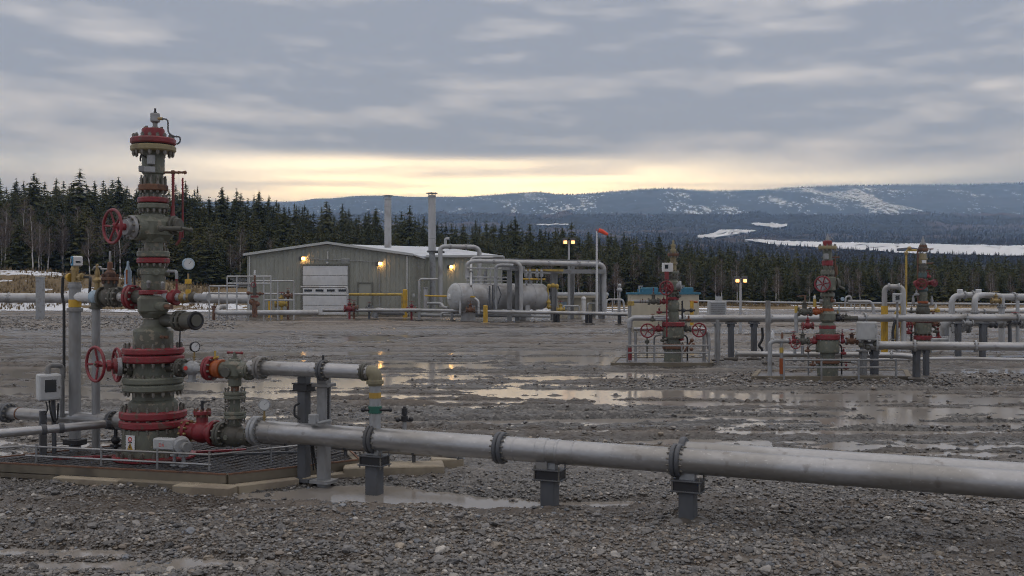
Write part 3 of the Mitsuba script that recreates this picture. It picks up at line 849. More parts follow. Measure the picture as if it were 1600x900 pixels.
def valve(parent, c, axis, r, mat, up=(0, 0, 1), bonnet=2.0, name='valve', fl=True, fmat=None, wheel=None, wmat='wheel_red', handle=None):
    """A flanged valve in a pipe along axis: body, end flanges, bonnet, stem and either a handwheel (wheel = radius) or a bar."""
    a, u = frame(axis)[2], frame(up)[2]
    c = np.asarray(c, float)
    fmat = fmat or mat
    key = part(parent, name, J(ball(c, r, sub=3), cyl(c - a * r * 1.5, c + a * r * 1.5, r * .72, 22), cyl(c, c + u * r * bonnet * 0.8, r * .55, 18)), mat)
    if fl:
        for s in (-1, 1):
            part(key, 'end_flange', disc(c + s * a * r * 1.45, a, r * 1.12, r * .32, 28), fmat)
        part(key, 'studs', J(studs(c - a * r * 1.45, a, r * .96, 8, r * .75, r * .12), studs(c + a * r * 1.45, a, r * .96, 8, r * .75, r * .12)), 'bolt_steel', smooth=False, stuff=True)
    b = c + u * r * bonnet * 0.8
    part(key, 'bonnet', J(disc(b, u, r * .85, r * .28, 24), cyl(b, b + u * r * .7, r * .4, 16, r1=r * .25)), mat)
    part(key, 'stem', cyl(b + u * r * .6, b + u * r * 1.5, r * .13, 10), 'bolt_steel')
    if wheel:
        w = b + u * r * 1.35
        part(key, 'handwheel', torus(w, u, wheel, wheel * .09, 30, 8), wmat, smooth=True)
        x, y, _ = frame(u)
        part(key, 'spokes', J([cyl(w - q * wheel, w + q * wheel, wheel * .06, 8) for q in (x, y)] + [cyl(w - u * wheel * .15, w + u * wheel * .2, wheel * .18, 10)]), wmat)
    if handle is not None:
        w = b + u * r * 1.4
        part(key, 'handle', J(cyl(w - np.asarray(handle), w + np.asarray(handle), r * .11, 8), ball(w - np.asarray(handle), r * .18), ball(w + np.asarray(handle), r * .18), ball(w, r * .22)), wmat)
    return key


def pipe_support(name, label, group, c, top, w, beam=True, mat='dark_steel', rz=0.41, saddle=None, foot=0.0):
    """A square steel post under a pipe, with a head beam between two plates, and anchor bolts."""
    t = thing(name, label, 'pipe support', group)
    x, y = c[0], c[1]
    h = w * 0.75 if beam else 0.0
    part(t, 'post', box((x, y, (foot + top - h) / 2 - 0.06), (w, w, top - h - foot + 0.12), rz, ch=w * .06), mat)
    if beam:
        part(t, 'head_beam', box((x, y, top - h / 2), (w * 1.7, w * 1.1, h * .78), rz), 'black_steel' if mat == 'dark_steel' else mat, smooth=False)
        for zz in (top - h * .06, top - h * .94):
            part(t, 'plate', box((x, y, zz), (w * 2.0, w * 1.45, h * .12), rz, ch=.003), mat)
        q = [(x + math.cos(rz) * sx * w * .86 - math.sin(rz) * sy * w * .6, y + math.sin(rz) * sx * w * .86 + math.cos(rz) * sy * w * .6) for sx in (-1, 1) for sy in (-1, 1)]
        part(t, 'bolts', J([cyl((a, b, top - h * 1.2), (a, b, top + h * .3), w * .055, 6) for a, b in q]), 'bolt_steel', smooth=False, stuff=True)
    r_ = np.random.default_rng(int(abs(x * 977 + y * 131)))
    gz = float(pad_h(np.array([x]), np.array([y]))[0])
    col = lathe([(0, gz + w * .30), (w * .72, gz + w * .26), (w * 1.2, gz + w * .12), (w * 1.75, gz - .03), (0, gz - .04)], (x, y, 0), (0, 0, 1), 22)
    Vc = np.asarray(col.vertices)
    col.vertices = Vc + (np.stack([meshkit.noise(Vc * 14 + k) for k in (0, 40, 80)], -1) - .5) * [w * .55, w * .55, w * .30]
    part(t, 'mud_collar', col, 'wet_mud', smooth=False)
    if saddle:
        r, zc, ax = saddle
        part(t, 'saddle', box((x, y, (top + zc - r * .7) / 2), (w * .95, w * .6, max(zc - r * .7 - top, .01)), rz), 'grey_cast', smooth=False)
    return t


A_LINE = np.array([1, -0.435, 0.0]) / math.hypot(1, 0.435)
RZ = math.atan2(-0.435, 1)

# ---------------------------------------------------------------- foreground wellhead
D0 = 10.66
K0 = D0 / FPX
C0 = np.array([(239.5 - 800) / FPX * D0, D0, 0.0])


def z0(py):
    return EYE - (py - 450) * K0


def up_body(cx, k, zf, prof, n=30):
    """Body of revolution from (height in the picture, radius in pixels) pairs."""
    return lathe([(0, zf(prof[0][0]))] + [(r * k, zf(p)) for p, r in prof] + [(0, zf(prof[-1][0]))], (cx[0], cx[1], 0), (0, 0, 1), n)


def P0(px, py, fwd=0.0):
    """A point in the plane of the foreground well, moved fwd metres towards the camera."""
    d = D0 - fwd
    return W(px, py, d)


wh = thing('wellhead', 'tall olive and red wellhead tree with red handwheels, nearest and tallest, on the grated platform', 'wellhead')
for nm, pr in [('casing_head', [(713, 41), (709, 46), (668, 46), (666, 43)]),
               ('tubing_spool', [(641, 35), (640, 37), (627, 36), (623, 31), (612, 31), (609, 33)]),
               ('upper_spool', [(588, 33), (586, 31), (568, 31), (565, 33)]),
               ('bonnet_spool', [(544, 30), (517, 30), (514, 27), (511, 20), (506, 16), (499, 15.5)]),
               ('neck', [(455, 16), (449, 18), (434, 18), (430, 19), (420, 19), (417, 15), (412, 16)]),
               ('neck', [(393, 16), (389, 14), (379, 14), (377, 17)]),
               ('neck', [(338, 16), (335, 13), (330, 13), (326, 15)]),
               ('neck', [(309, 14), (306, 12), (300, 12), (298, 13)]),
               ('upper_body', [(289, 16), (287, 14.5), (273, 14.5), (271, 17), (240, 17), (236, 18)])]:
    part(wh, nm, up_body(C0, K0, z0, pr, 40), 'olive_paint')


def hflange(t, cx, k, zf, py0, py1, r, mat, nb=0, up=6, down=6, n=40, bmat='bolt_steel', bs=2.6):
    key = part(t, 'flange', disc((cx[0], cx[1], (zf(py0) + zf(py1)) / 2), (0, 0, 1), r * k, zf(py0) - zf(py1), n), mat)
    if nb:
        out = []
        for p in ringpts((cx[0], cx[1], 0), (0, 0, 1), (r - bs * 1.7) * k, nb, 0.17):
            a, b = zf(py0) + up * k, zf(py1) - down * k
            out.append(cyl(p + [0, 0, b], p + [0, 0, a], bs * .6 * k, 6))
            if up:
                out.append(cyl(p + [0, 0, zf(py0)], p + [0, 0, zf(py0) + up * .72 * k], bs * k, 6))
            if down:
                out.append(cyl(p + [0, 0, zf(py1) - down * .72 * k], p + [0, 0, zf(py1)], bs * k, 6))
        part(key, 'studs', J(out), bmat, smooth=False, stuff=True)
    return key


for a, b, r, m, nb, u, dn in [(654, 666, 50.5, 'red_paint', 0, 0, 0), (640, 652.4, 50.5, 'red_paint', 20, 8, 21), (588, 598.4, 46, 'olive_paint', 18, 5, 0), (599, 610, 46, 'olive_paint', 18, 0, 7),
                              (554, 565.5, 46.5, 'red_paint', 18, 0, 7), (542.5, 552.6, 46.5, 'red_paint', 18, 7, 0), (453, 460.5, 21.5, 'red_paint', 0, 0, 0),
                              (403, 411.5, 24.5, 'red_paint', 14, 0, 5), (392.5, 401.8, 24.5, 'olive_paint', 14, 5, 0), (318.5, 327, 23.5, 'olive_paint', 14, 0, 6), (309, 317.3, 23.5, 'red_paint', 14, 5, 0),
                              (289, 298.5, 22, 'rust', 12, 14, 4), (228, 237.5, 34, 'khaki_paint', 16, 0, 7), (216.5, 226.3, 34, 'red_paint', 16, 6, 0)]:
    hflange(wh, C0, K0, z0, a, b, r, m, nb, u, dn, bs=2.8 if r > 30 else 2.3)
part(wh, 'gasket', J([disc((C0[0], C0[1], z0(p)), (0, 0, 1), r * K0, 2.2 * K0, 32) for p, r in [(653.2, 46), (598.7, 42), (553.3, 42), (402.3, 21), (317.9, 20), (227, 31)]]), 'gasket_black')
part(wh, 'base_flange', disc((C0[0] + .02, C0[1] - .02, .185), (0, 0, 1), 62 * K0, .035, 44), 'red_paint')
part(wh, 'base_studs', studs((C0[0], C0[1], .215), (0, 0, 1), 52 * K0, 18, 12 * K0, 3.6 * K0), 'bolt_steel', smooth=False, stuff=True)
# cross block with side ports
cb = part(wh, 'cross_block', J(box((C0[0], C0[1], z0(476)), (45 * K0, 45 * K0, 29 * K0), 0.32, ch=5 * K0), lathe([(0, z0(497)), (15 * K0, z0(497)), (21 * K0, z0(489)), (21 * K0, z0(462)), (0, z0(461))], (C0[0], C0[1], 0), (0, 0, 1), 32),
                               cyl(C0 + [0, 0, z0(478)], P0(259, 479, .26), 7 * K0, 16, ch=.01)), 'olive_paint')
part(cb, 'port_nut', cyl(P0(258, 479, .25), P0(268, 480, .30), 4 * K0, 6), 'rust', smooth=False)
part(wh, 'lug_collar', J([cyl(P0(239.5 - 25 * s, 425.5, .02 * s), P0(239.5 - 12 * s, 425.5), 6 * K0, 16, ch=.008) for s in (-1, 1)] + [cyl(C0 + [0, 0, z0(425.5)], P0(245, 426, .18), 5 * K0, 14, ch=.008), disc((C0[0], C0[1], z0(425.5)), (0, 0, 1), 20 * K0, 9 * K0, 32)]), 'olive_paint')
# red cap, top block, nipple
cap = part(wh, 'tree_cap', lathe([(0, z0(217)), (17 * K0, z0(217)), (17 * K0, z0(203)), (16 * K0, z0(201.5)), (0, z0(201.5))], (C0[0], C0[1], 0), (0, 0, 1), 36), 'red_paint')
part(cap, 'cap_bolts', J([cyl((p[0], p[1], z0(202)), (p[0], p[1], z0(198.5)), 2.4 * K0, 6) for p in ringpts(C0, (0, 0, 1), 13 * K0, 6)]), 'bolt_steel', smooth=False, stuff=True)
part(wh, 'top_neck', lathe([(0, z0(202)), (5.5 * K0, z0(202)), (5.5 * K0, z0(199)), (3.6 * K0, z0(197)), (3.6 * K0, z0(193)), (4.6 * K0, z0(192)), (0, z0(190))], (C0[0] + .02, C0[1], 0), (0, 0, 1), 18), 'galvanized_post')
part(wh, 'top_block', box((C0[0] + .02, C0[1], z0(184)), (14 * K0, 13 * K0, 13.5 * K0), .3, ch=.008), 'grey_cast')
part(wh, 'bleed_nipple', lathe([(0, z0(178)), (3 * K0, z0(178)), (2.6 * K0, z0(175)), (1.6 * K0, z0(174.5)), (1.6 * K0, z0(169.5)), (0, z0(169.5))], (C0[0] + .02, C0[1], 0), (0, 0, 1), 10), 'black_steel')
part(wh, 'capillary_tube', tube([P0(247, 185.5, .02), P0(262.5, 186, .05), P0(262.5, 207, .08), P0(271, 213.5, .1), P0(281.5, 213.5, .1), P0(281.5, 222, .1), P0(276, 225.5, .1)], 1.3 * K0, 8, R=.045), 'dark_steel')
part(wh, 'tube_fitting', cyl(P0(246, 185.5, .02), P0(254, 185.5, .03), 2.6 * K0, 6), 'brass', smooth=False)
# wing valve with the big upper handwheel
AX = np.array([-0.62, -0.785, 0.0])
wc = C0 + [0, 0, z0(357)]
mv = part(wh, 'master_valve', J(box(wc + [0.02, 0, 0], (50 * K0, 44 * K0, 38 * K0), math.atan2(AX[1], AX[0]), ch=9 * K0), lathe([(0, -22 * K0), (17 * K0, -22 * K0), (20 * K0, -15 * K0), (20 * K0, 15 * K0), (17 * K0, 22 * K0), (0, 22 * K0)], wc, (0, 0, 1), 32),
                                cyl(wc, wc + AX * 33 * K0, 19.5 * K0, 30, ch=.012)), 'olive_paint')
part(mv, 'bonnet_flange', J(disc(wc + AX * 38 * K0, AX, 18.5 * K0, 6 * K0, 30), cyl(wc + AX * 30 * K0, wc + AX * 48 * K0, 12 * K0, 24)), 'grey_cast')
part(mv, 'studs', studs(wc + AX * 37 * K0, AX, 16 * K0, 10, 15 * K0, 2.2 * K0), 'bolt_steel', smooth=False, stuff=True)
part(mv, 'stem', cyl(wc + AX * 40 * K0, wc + AX * 66 * K0, 5.5 * K0, 14), 'wheel_red')
handwheel(wh, wc + AX * 68 * K0, AX, 27.5 * K0, spokes=5, ph=0.55)
ad = J(ball(P0(271, 352, -.05), 13 * K0, 1, 1, 1.1), disc(P0(272, 352, -.02), (1, -.3, 0), 15 * K0, 5 * K0, 24), disc(P0(279, 353, -.02), (1, -.3, 0), 12 * K0, 4 * K0, 24), cyl(P0(255, 352), P0(272, 352, -.03), 10 * K0, 18))
part(wh, 'tail_housing', ad, 'dark_olive')
part(wh, 'lever', J(cyl(P0(249, 357, .18), P0(284, 357, .22), 3.8 * K0, 12), cyl(P0(284, 357, .22), P0(298, 359, .20), 2.6 * K0, 10), ball(P0(252, 357, .18), 5.5 * K0), ball(P0(298, 359, .2), 3.4 * K0)), 'dark_olive')
part(wh, 'lower_lever', tube([P0(282, 362, .05), P0(281, 375, .05), P0(275, 383, .05)], 2.2 * K0, 8), 'red_paint')
part(wh, 'tee_stem', J(cyl(P0(270.5, 338, -.05), P0(270.5, 272, -.05), 2.4 * K0, 10), lathe([(0, 0), (4.6 * K0, 0), (3 * K0, 12 * K0), (3.4 * K0, 20 * K0), (0, 22 * K0)], P0(270, 342, -.05), (0, 0, 1), 14)), 'red_paint')
part(wh, 'tee_bar', J(cyl(P0(255, 269.5, .0), P0(289, 269.5, -.08), 1.9 * K0, 10), ball(P0(270.5, 269.5, -.05), 3.8 * K0), ball(P0(289, 269.5, -.08), 2.9 * K0), ball(P0(279, 269.5, -.06), 2.6 * K0)), 'rust')
part(wh, 'indicator_rod', J(cyl(P0(285.5, 372, -.12), P0(285.5, 278, -.12), 1.5 * K0, 8), cyl(P0(285.5, 345, -.12), P0(272, 349, -.08), 1.8 * K0, 8)), 'red_paint')
# small instruments on the upper body
part(wh, 'transmitter', J(cyl(P0(236, 257, .14), P0(236, 242, .14), 6 * K0, 18, ch=.006), box(P0(234, 265, .14), (16 * K0, 9 * K0, 9 * K0), .3, ch=.006)), 'grey_cast')
part(wh, 'junction_box', box(P0(222, 264, .10), (10 * K0, 8 * K0, 9 * K0), .3, ch=.006), 'galvanized_post')
part(wh, 'cable_loop', tube([P0(228, 246, .12), P0(220, 241, .12), P0(219, 249, .12), P0(220, 252, .12)], 1.1 * K0, 6, R=.03), 'cable_black')
# twin handwheels low on the left
va = C0 + [0, 0, z0(575)]
lv = part(wh, 'annulus_valve', J(cyl(va, P0(186, 573, .10), 9 * K0, 22), disc(P0(205, 574, .06), (1, .2, 0), 15 * K0, 8 * K0, 28), ball(P0(190, 573, .1), 12 * K0, sub=3)), 'dark_olive')
part(lv, 'studs', studs(P0(205, 574, .06), (1, .2, 0), 12.5 * K0, 8, 18 * K0, 2.4 * K0), 'bolt_steel', smooth=False, stuff=True)
part(lv, 'bonnet', J(disc(P0(180, 572, .14), (-.9, -.44, 0), 12 * K0, 7 * K0, 24), cyl(P0(190, 573, .1), P0(166, 571, .22), 6 * K0, 18), disc(P0(170, 571.5, .2), (-.9, -.44, 0), 9 * K0, 6 * K0, 8)), 'red_paint')
part(lv, 'bonnet_ring', disc(P0(187, 573, .12), (-.9, -.44, 0), 14 * K0, 7 * K0, 24), 'grey_cast')
handwheel(wh, P0(183, 570, -.16), (-0.80, -0.6, 0), 28 * K0, ph=0.9)
handwheel(wh, P0(149, 569, .35), (-0.62, -0.785, 0), 28 * K0, ph=1.62, spokes=4)
part(wh, 'wheel_shaft', J(cyl(P0(170, 571.5, .2), P0(151, 569, .33), 3.5 * K0, 12), cyl(P0(192, 573, -.06), P0(184, 570, -.15), 3.5 * K0, 12)), 'bolt_steel')
# blind-flanged outlet on the right and its dark dial
bo = part(wh, 'side_outlet', J(cyl(P0(250, 500, -.05), P0(272, 501, .12), 12 * K0, 24, r1=9 * K0), cyl(P0(270, 501, .1), P0(300, 501, .24), 9.5 * K0, 22), cyl(P0(288, 501, .2), P0(304, 501, .26), 13 * K0, 24, r1=14 * K0)), 'dark_olive')
part(bo, 'outlet_flange', J(disc(P0(279, 501, .15), (.9, -.45, 0), 16 * K0, 5 * K0, 28), disc(P0(285, 501, .18), (.9, -.45, 0), 16 * K0, 5 * K0, 28)), 'dark_olive')
part(bo, 'studs', studs(P0(282, 501, .16), (.9, -.45, 0), 14 * K0, 10, 18 * K0, 2 * K0), 'bolt_steel', smooth=False, stuff=True)
part(bo, 'end_cap', J(torus(P0(305.5, 501, .27), (.8, -.6, 0), 12.5 * K0, 2.2 * K0, 28, 8), disc(P0(306, 501, .27), (.8, -.6, 0), 11.5 * K0, 2 * K0, 24)), 'black_steel')
part(bo, 'dial_face', disc(P0(307, 501, .29), (.8, -.6, 0), 9 * K0, 1.5 * K0, 24), 'dark_olive')
part(wh, 'drain_rod', cyl(P0(281.5, 514, .15), P0(280.5, 543, .12), 1.2 * K0, 6), 'black_steel')
# warning plate with pictograms
pn = np.array([-0.42, -0.9075, 0])
pc = np.array([C0[0], C0[1], z0(686.5)]) + pn * 46.4 * K0
pw, ph_ = 17.5 * K0, 25 * K0
prz = math.atan2(pn[1], pn[0]) + math.pi / 2
wp = part(wh, 'warning_plate', box(pc, (pw, .006, ph_), prz), 'white_paint', smooth=False)
px_ = np.array([math.cos(prz), math.sin(prz), 0])
tri = trimesh.creation.extrude_polygon(__import__('shapely').Polygon([(-6 * K0, -5 * K0), (6 * K0, -5 * K0), (0, 6 * K0)]), .003)


def on_plate(m, u, v, lift):
    V = np.asarray(m.vertices)
    m.vertices = pc + (u + V[:, :1]) * px_ + (v + V[:, 1:2]) * np.array([0, 0, 1.0]) + (lift + V[:, 2:]) * pn
    return m


part(wp, 'yellow_symbol', on_plate(tri.copy(), 0, -4.5 * K0, .0035), 'yellow_paint', smooth=False)
part(wp, 'red_symbol', on_plate(trimesh.creation.extrude_polygon(__import__('shapely').Point(0, 0).buffer(3.6 * K0).difference(__import__('shapely').Point(0, 0).buffer(2.1 * K0)), .003), 0, 6.5 * K0, .0035), 'sign_red', smooth=False)
part(wp, 'dark_symbol', J(on_plate(box((0, 0, .0015), (1.6 * K0, 5 * K0, .003)), 0, -4.2 * K0, .0068), on_plate(box((0, 0, .0015), (8 * K0, 1.2 * K0, .003)), 0, 1.8 * K0, .0035)), 'black_steel', smooth=False)
part(wh, 'grease_fitting', J([cyl(P0(a, b, .18), P0(a, b + 9, .14), 2.6 * K0, 8) for a, b in ((232, 440), (254, 441))] + [ball(P0(232, 441, .18), 3.3 * K0)]), 'grey_cast')
part(wh, 'test_port', J(cyl(P0(252, 526.5, .18), P0(254, 526.5, .26), 2.5 * K0, 8), cyl(P0(258, 527, .16), P0(262, 527, .2), 2.2 * K0, 8)), 'rust')

# ---------------------------------------------------------------- foreground outlet manifold and pipe runs
Z_UP, Z_LO, R_UP, R_LO = 1.182, 0.535, 0.0715, 0.1075
mf = thing('outlet_manifold', 'olive block valves stacked beside the nearest wellhead with orange flange and small gauges', 'valve manifold')


def lp(px, z, off=0.0):
    return line_at(px, z, off)


sc = 10.3 / FPX
part(mf, 'inlet_neck', cyl(lp(262, z0(573)), lp(292, z0(573)), 8 * sc, 20), 'dark_olive')
flange(mf, lp(283, z0(573)), A_LINE, 15 * sc, 10 * sc, 'dark_olive', 8)
cv = part(mf, 'check_valve', J(ball(lp(300, z0(573)), 12 * sc, sub=3), cyl(lp(290, z0(573)), lp(323, z0(573)), 8 * sc, 20), cyl(lp(300, z0(573)), lp(300, z0(592)), 6 * sc, 16), disc(lp(300, z0(592)), (0, 0, 1), 8.5 * sc, 4 * sc, 20)), 'grey_cast')
part(cv, 'red_tag', disc(lp(297, z0(572)) + [-.02, -.083, 0], (-.2, -1, 0), 3.4 * sc, 1.6 * sc, 16), 'sign_red')
gauge(mf, lp(304, z0(540)), (.75, -.66, 0), 8.4 * sc, lp(303, z0(561)), rim='black_steel')
ov = part(mf, 'orange_union', J(cyl(lp(334, z0(572)), lp(348, z0(572)), 12 * sc, 24), disc(lp(346, z0(572)), A_LINE, 15 * sc, 5 * sc, 24), ball(lp(340, z0(572)), 14 * sc)), 'orange_paint')
part(ov, 'handle', J(cyl(lp(336, z0(558)), lp(336, z0(545)), 1.6 * sc, 8), cyl(lp(334, z0(557)), lp(341, z0(554)), 1.9 * sc, 8)), 'dull_yellow')
flange(mf, lp(329, z0(572)), A_LINE, 19 * sc, 11 * sc, 'red_paint', 10)
tv = part(mf, 'tee_block', J(box(lp(366, z0(572)), (30 * sc, 30 * sc, 29 * sc), RZ, ch=6 * sc), cyl(lp(348, z0(572)), lp(392, z0(572)), 11 * sc, 24), cyl(lp(367, z0(556)), lp(367, z0(597)), 10 * sc, 24, ch=.008)), 'olive_paint')
part(tv, 'round_boss', disc(lp(362, z0(575)) + [-.03, -.115, 0], (-.25, -1, 0), 8 * sc, 5 * sc, 24), 'dark_olive')
part(tv, 'stem', J(cyl(lp(367, z0(558)), lp(367, z0(546)), 3 * sc, 12), disc(lp(367, z0(556)), (0, 0, 1), 6 * sc, 3 * sc, 6)), 'olive_paint')
part(tv, 'tee_handle', J(cyl(lp(356, z0(547)), lp(378, z0(547)), 1.6 * sc, 8), ball(lp(356.5, z0(547)), 2.4 * sc), ball(lp(377.5, z0(547)), 2.4 * sc)), 'wheel_red')
flange(mf, lp(389, z0(573.5)), A_LINE, 14 * sc, 9 * sc, 'olive_paint', 8)
part(mf, 'vertical_neck', J(cyl(lp(367, z0(597)), lp(367, z0(606)), 5.5 * sc, 16), cyl(lp(367, z0(612)), lp(367, z0(640)), 8 * sc, 20), cyl(lp(367, z0(640)), lp(367, z0(660)), 9 * sc, 20)), 'olive_paint')
part(mf, 'copper_ring', cyl(lp(367, z0(597)), lp(367, z0(604)), 6.3 * sc, 16), 'rust')
for py in (610.5, 640):
    flange(mf, lp(367, z0(py)), (0, 0, 1), 17 * sc, 11 * sc, 'olive_paint', 8, stud=24 * sc)
lt = part(mf, 'lower_tee', J(ball(lp(367, z0(671)), 18 * sc, sub=3), cyl(lp(345, z0(671)), lp(392, z0(672)), 13 * sc, 24), cyl(lp(367, z0(671)), lp(367, z0(655)), 11 * sc, 20)), 'dark_olive')
part(lt, 'plug', disc(lp(363, z0(672)) + [-.035, -.118, 0], (-.25, -1, 0), 4 * sc, 4 * sc, 6), 'olive_paint', smooth=False)
flange(mf, lp(347, z0(671)), A_LINE, 20 * sc, 11 * sc, 'dark_olive', 10)
flange(mf, lp(389, z0(672)), A_LINE, 14 * sc, 8 * sc, 'dark_olive', 8)
rv = part(mf, 'red_gate_valve', J(ball(lp(316, z0(669)), 17.5 * sc, sub=3), cyl(lp(288, z0(669)), lp(340, z0(670)), 13 * sc, 26), cyl(lp(316, z0(660)), lp(316, z0(640)), 9 * sc, 20)), 'red_paint')
part(rv, 'bonnet_flange', disc(lp(316, z0(640)), (0, 0, 1), 13.5 * sc, 6 * sc, 28), 'red_paint')
part(rv, 'bonnet_studs', studs(lp(316, z0(640)), (0, 0, 1), 11.5 * sc, 8, 13 * sc, 1.9 * sc), 'rust', smooth=False, stuff=True)
part(rv, 'stem', J(cyl(lp(316, z0(640)), lp(316, z0(622)), 2.4 * sc, 10), cyl(lp(314, z0(623)), lp(327, z0(623)), 1.3 * sc, 8)), 'black_steel')
part(rv, 'end_flange', disc(lp(336, z0(670)), A_LINE, 20.5 * sc, 7 * sc, 30), 'red_paint')
part(rv, 'end_flange', disc(lp(294, z0(669)), A_LINE, 17 * sc, 6 * sc, 30), 'red_paint')
part(rv, 'studs', studs(lp(294, z0(669)), A_LINE, 15 * sc, 10, 16 * sc, 2.2 * sc), 'brass', smooth=False, stuff=True)
ac = thing('actuator', 'small grey boxy valve actuator on two thin legs in front of the red gate valve', 'actuator')
af = np.array([-0.05, -0.34, 0])
part(ac, 'housing', box(lp(284, z0(682)) + af, (.255, .10, .115), RZ + .12, ch=.012), 'grey_enamel')
part(ac, 'drum', J(cyl(lp(304, z0(682)) + af + [0, .07, 0], lp(310, z0(683)) + af + [.02, -.06, 0], 12.5 * sc, 28, ch=.008), cyl(lp(308, z0(683)) + af, lp(317, z0(684)) + af + [.02, -.05, 0], 8 * sc, 20)), 'grey_cast')
part(ac, 'drum_bolts', studs(lp(310, z0(683)) + af + [.02, -.05, 0], (.2, -1, 0), 9.5 * sc, 8, 5 * sc, 1.5 * sc), 'bolt_steel', smooth=False, stuff=True)
for a, w in ((297, 4.2), (311, 5)):
    q = lp(a, z0(690)) + af
    part(ac, 'leg', J(cyl(q, [q[0], q[1], .17], w * .6 * sc, 10), disc([q[0], q[1], z0(697)], (0, 0, 1), w * 1.6 * sc, 4 * sc, 10), disc([q[0], q[1], z0(712)], (0, 0, 1), w * 1.2 * sc, 6 * sc, 6), disc([q[0], q[1], .178], (0, 0, 1), w * 1.5 * sc, .012, 14)), 'grey_cast')
txt = meshkit.text_mesh('DA', .034, .002)
V = np.asarray(txt.vertices)
cr, sr = math.cos(RZ + .12), math.sin(RZ + .12)
fc = lp(284, z0(682)) + af + np.array([sr, -cr, 0]) * .0502
txt.vertices = fc + (V[:, :1] - .05) * np.array([cr, sr, 0]) + (V[:, 1:2] - .025) * np.array([0, 0, 1.0]) + V[:, 2:] * np.array([sr, -cr, 0])
part(ac, 'lettering', txt, 'sign_red', smooth=False)

# main pipe: segments between bolted flanges
mp = thing('main_pipeline', 'long thick silver pipeline crossing the foreground to the right edge on steel posts', 'pipeline')
cuts = [397, 583, 783, 1058, 1760]
for a, b in zip(cuts, cuts[1:]):
    part(mp, 'pipe', cyl(lp(a, Z_LO), lp(b, Z_LO), R_LO, 44), 'galvanized_pipe')
for px, r, t in ((402, .148, .085), (583, .142, .075), (783, .145, .08), (1058, .142, .08)):
    flange(mp, lp(px, Z_LO), A_LINE, r, t, 'grey_cast' if px < 450 else 'dark_steel', 14, stud=t * 1.7)
for px in (411, 427, 590, 714, 793, 806, 898, 962, 1066, 1168, 1290, 1425):
    part(mp, 'weld_band', disc(lp(px, Z_LO), A_LINE, R_LO + (.005 if px not in (714, 962, 1168, 1290, 1425) else .0022), .016, 40), 'galvanized_pipe')
gauge(mp, lp(413, zat(633, 10.05)), (.25, -.97, .05), 9.2 * sc, lp(413, Z_LO + R_LO - .01))
part(mp, 'strap', J(disc(lp(849, Z_LO), A_LINE, R_LO + .009, .10, 44), disc(lp(873, Z_LO), A_LINE, R_LO + .007, .03, 44), box(lp(849, Z_LO - .115) + [-.02, -.06, 0], (.11, .02, .19), RZ)), 'galvanized_pipe')
r2 = thing('rear_pipeline', 'second silver pipeline running close behind the thick foreground one at right', 'pipeline')
part(r2, 'pipe', cyl(lp(1068, Z_LO + .005, .42), lp(1780, Z_LO + .005, .42), .100, 36), 'galvanized_pipe')
part(r2, 'end_flange', disc(lp(1068, Z_LO + .005, .42), A_LINE, .14, .05, 32), 'dark_steel')
# supports of the main pipe
for px, lab in ((585, 'dark steel pipe support by the vertical drop pipe, standing in mud'), (859, 'dark steel pipe support in the middle of the foreground pipeline'), (1075, 'dark steel pipe support nearest the right edge of the picture')):
    p = lp(px, 0)
    pipe_support('pipe_support', lab, None, p, Z_LO - R_LO - .045, .135, True, 'dark_steel', RZ, (R_LO, Z_LO, A_LINE), foot=-.05)

# upper header
hd = thing('header_pipeline', 'slimmer silver header pipe with elbow dropping down to the thick foreground pipeline', 'pipeline')
for a, b in ((390, 505), (505, 577)):
    part(hd, 'pipe', cyl(lp(a, Z_UP), lp(b, Z_UP), R_UP, 34), 'galvanized_pipe')
part(hd, 'white_spool', cyl(lp(392, Z_UP), lp(405, Z_UP), R_UP * .9, 26), 'white_paint')
flange(hd, lp(408, Z_UP), A_LINE, .118, .07, 'galvanized_post', 12, stud=.12)
flange(hd, lp(505, Z_UP), A_LINE, .106, .06, 'dark_steel', 12, stud=.11)
flange(hd, lp(570, Z_UP), A_LINE, .088, .05, 'dark_olive', 10)
for px in (425, 462, 487, 497, 513):
    part(hd, 'weld_band', disc(lp(px, Z_UP), A_LINE, R_UP + .005, .02, 34), 'galvanized_pipe')
e0, e1 = lp(572, Z_UP), lp(586, Z_UP)
part(hd, 'elbow', tube([e0, e1, e1 - [0, 0, .13]], R_UP * .93, 24, R=.085), 'drab_paint')
part(hd, 'elbow_ring', disc(e1 - [0, 0, .095], (0, 0, 1), .085, .04, 28), 'drab_paint')
part(hd, 'drop_pipe', cyl(e1 - [0, 0, .11], [e1[0], e1[1], Z_LO + .06], 8.3 * sc, 26), 'grey_cast')
part(hd, 'yellow_tape', disc([e1[0], e1[1], zat(616, 9.64)], (0, 0, 1), 8.7 * sc, .058, 26), 'yellow_paint')
dv = part(hd, 'drain_valve', disc([e1[0], e1[1], zat(638, 9.64)], (0, 0, 1), 10 * sc, .07, 14), 'green_paint')
part(dv, 'lever', J(cyl([e1[0] - .11, e1[1] - .03, zat(638, 9.64)], [e1[0] + .15, e1[1] - .03, zat(638, 9.64)], 2.0 * sc, 8), ball([e1[0] - .11, e1[1] - .03, zat(638, 9.64)], 3.6 * sc), ball([e1[0] + .15, e1[1] - .03, zat(638, 9.64)], 3 * sc)), 'black_steel')
part(hd, 'bleed_nipple', cyl(lp(505, Z_UP + .1), lp(505, Z_UP + .15), .012, 8), 'black_steel')
h1 = thing('header_post', 'dark steel square post under the header pipe with a clamp and cable loop', 'post')
p = lp(475, 0, .12)
part(h1, 'post', box((p[0], p[1], (Z_UP - R_UP) / 2 - .03), (.10, .10, Z_UP - R_UP + .05), RZ, ch=.006), 'dark_steel')
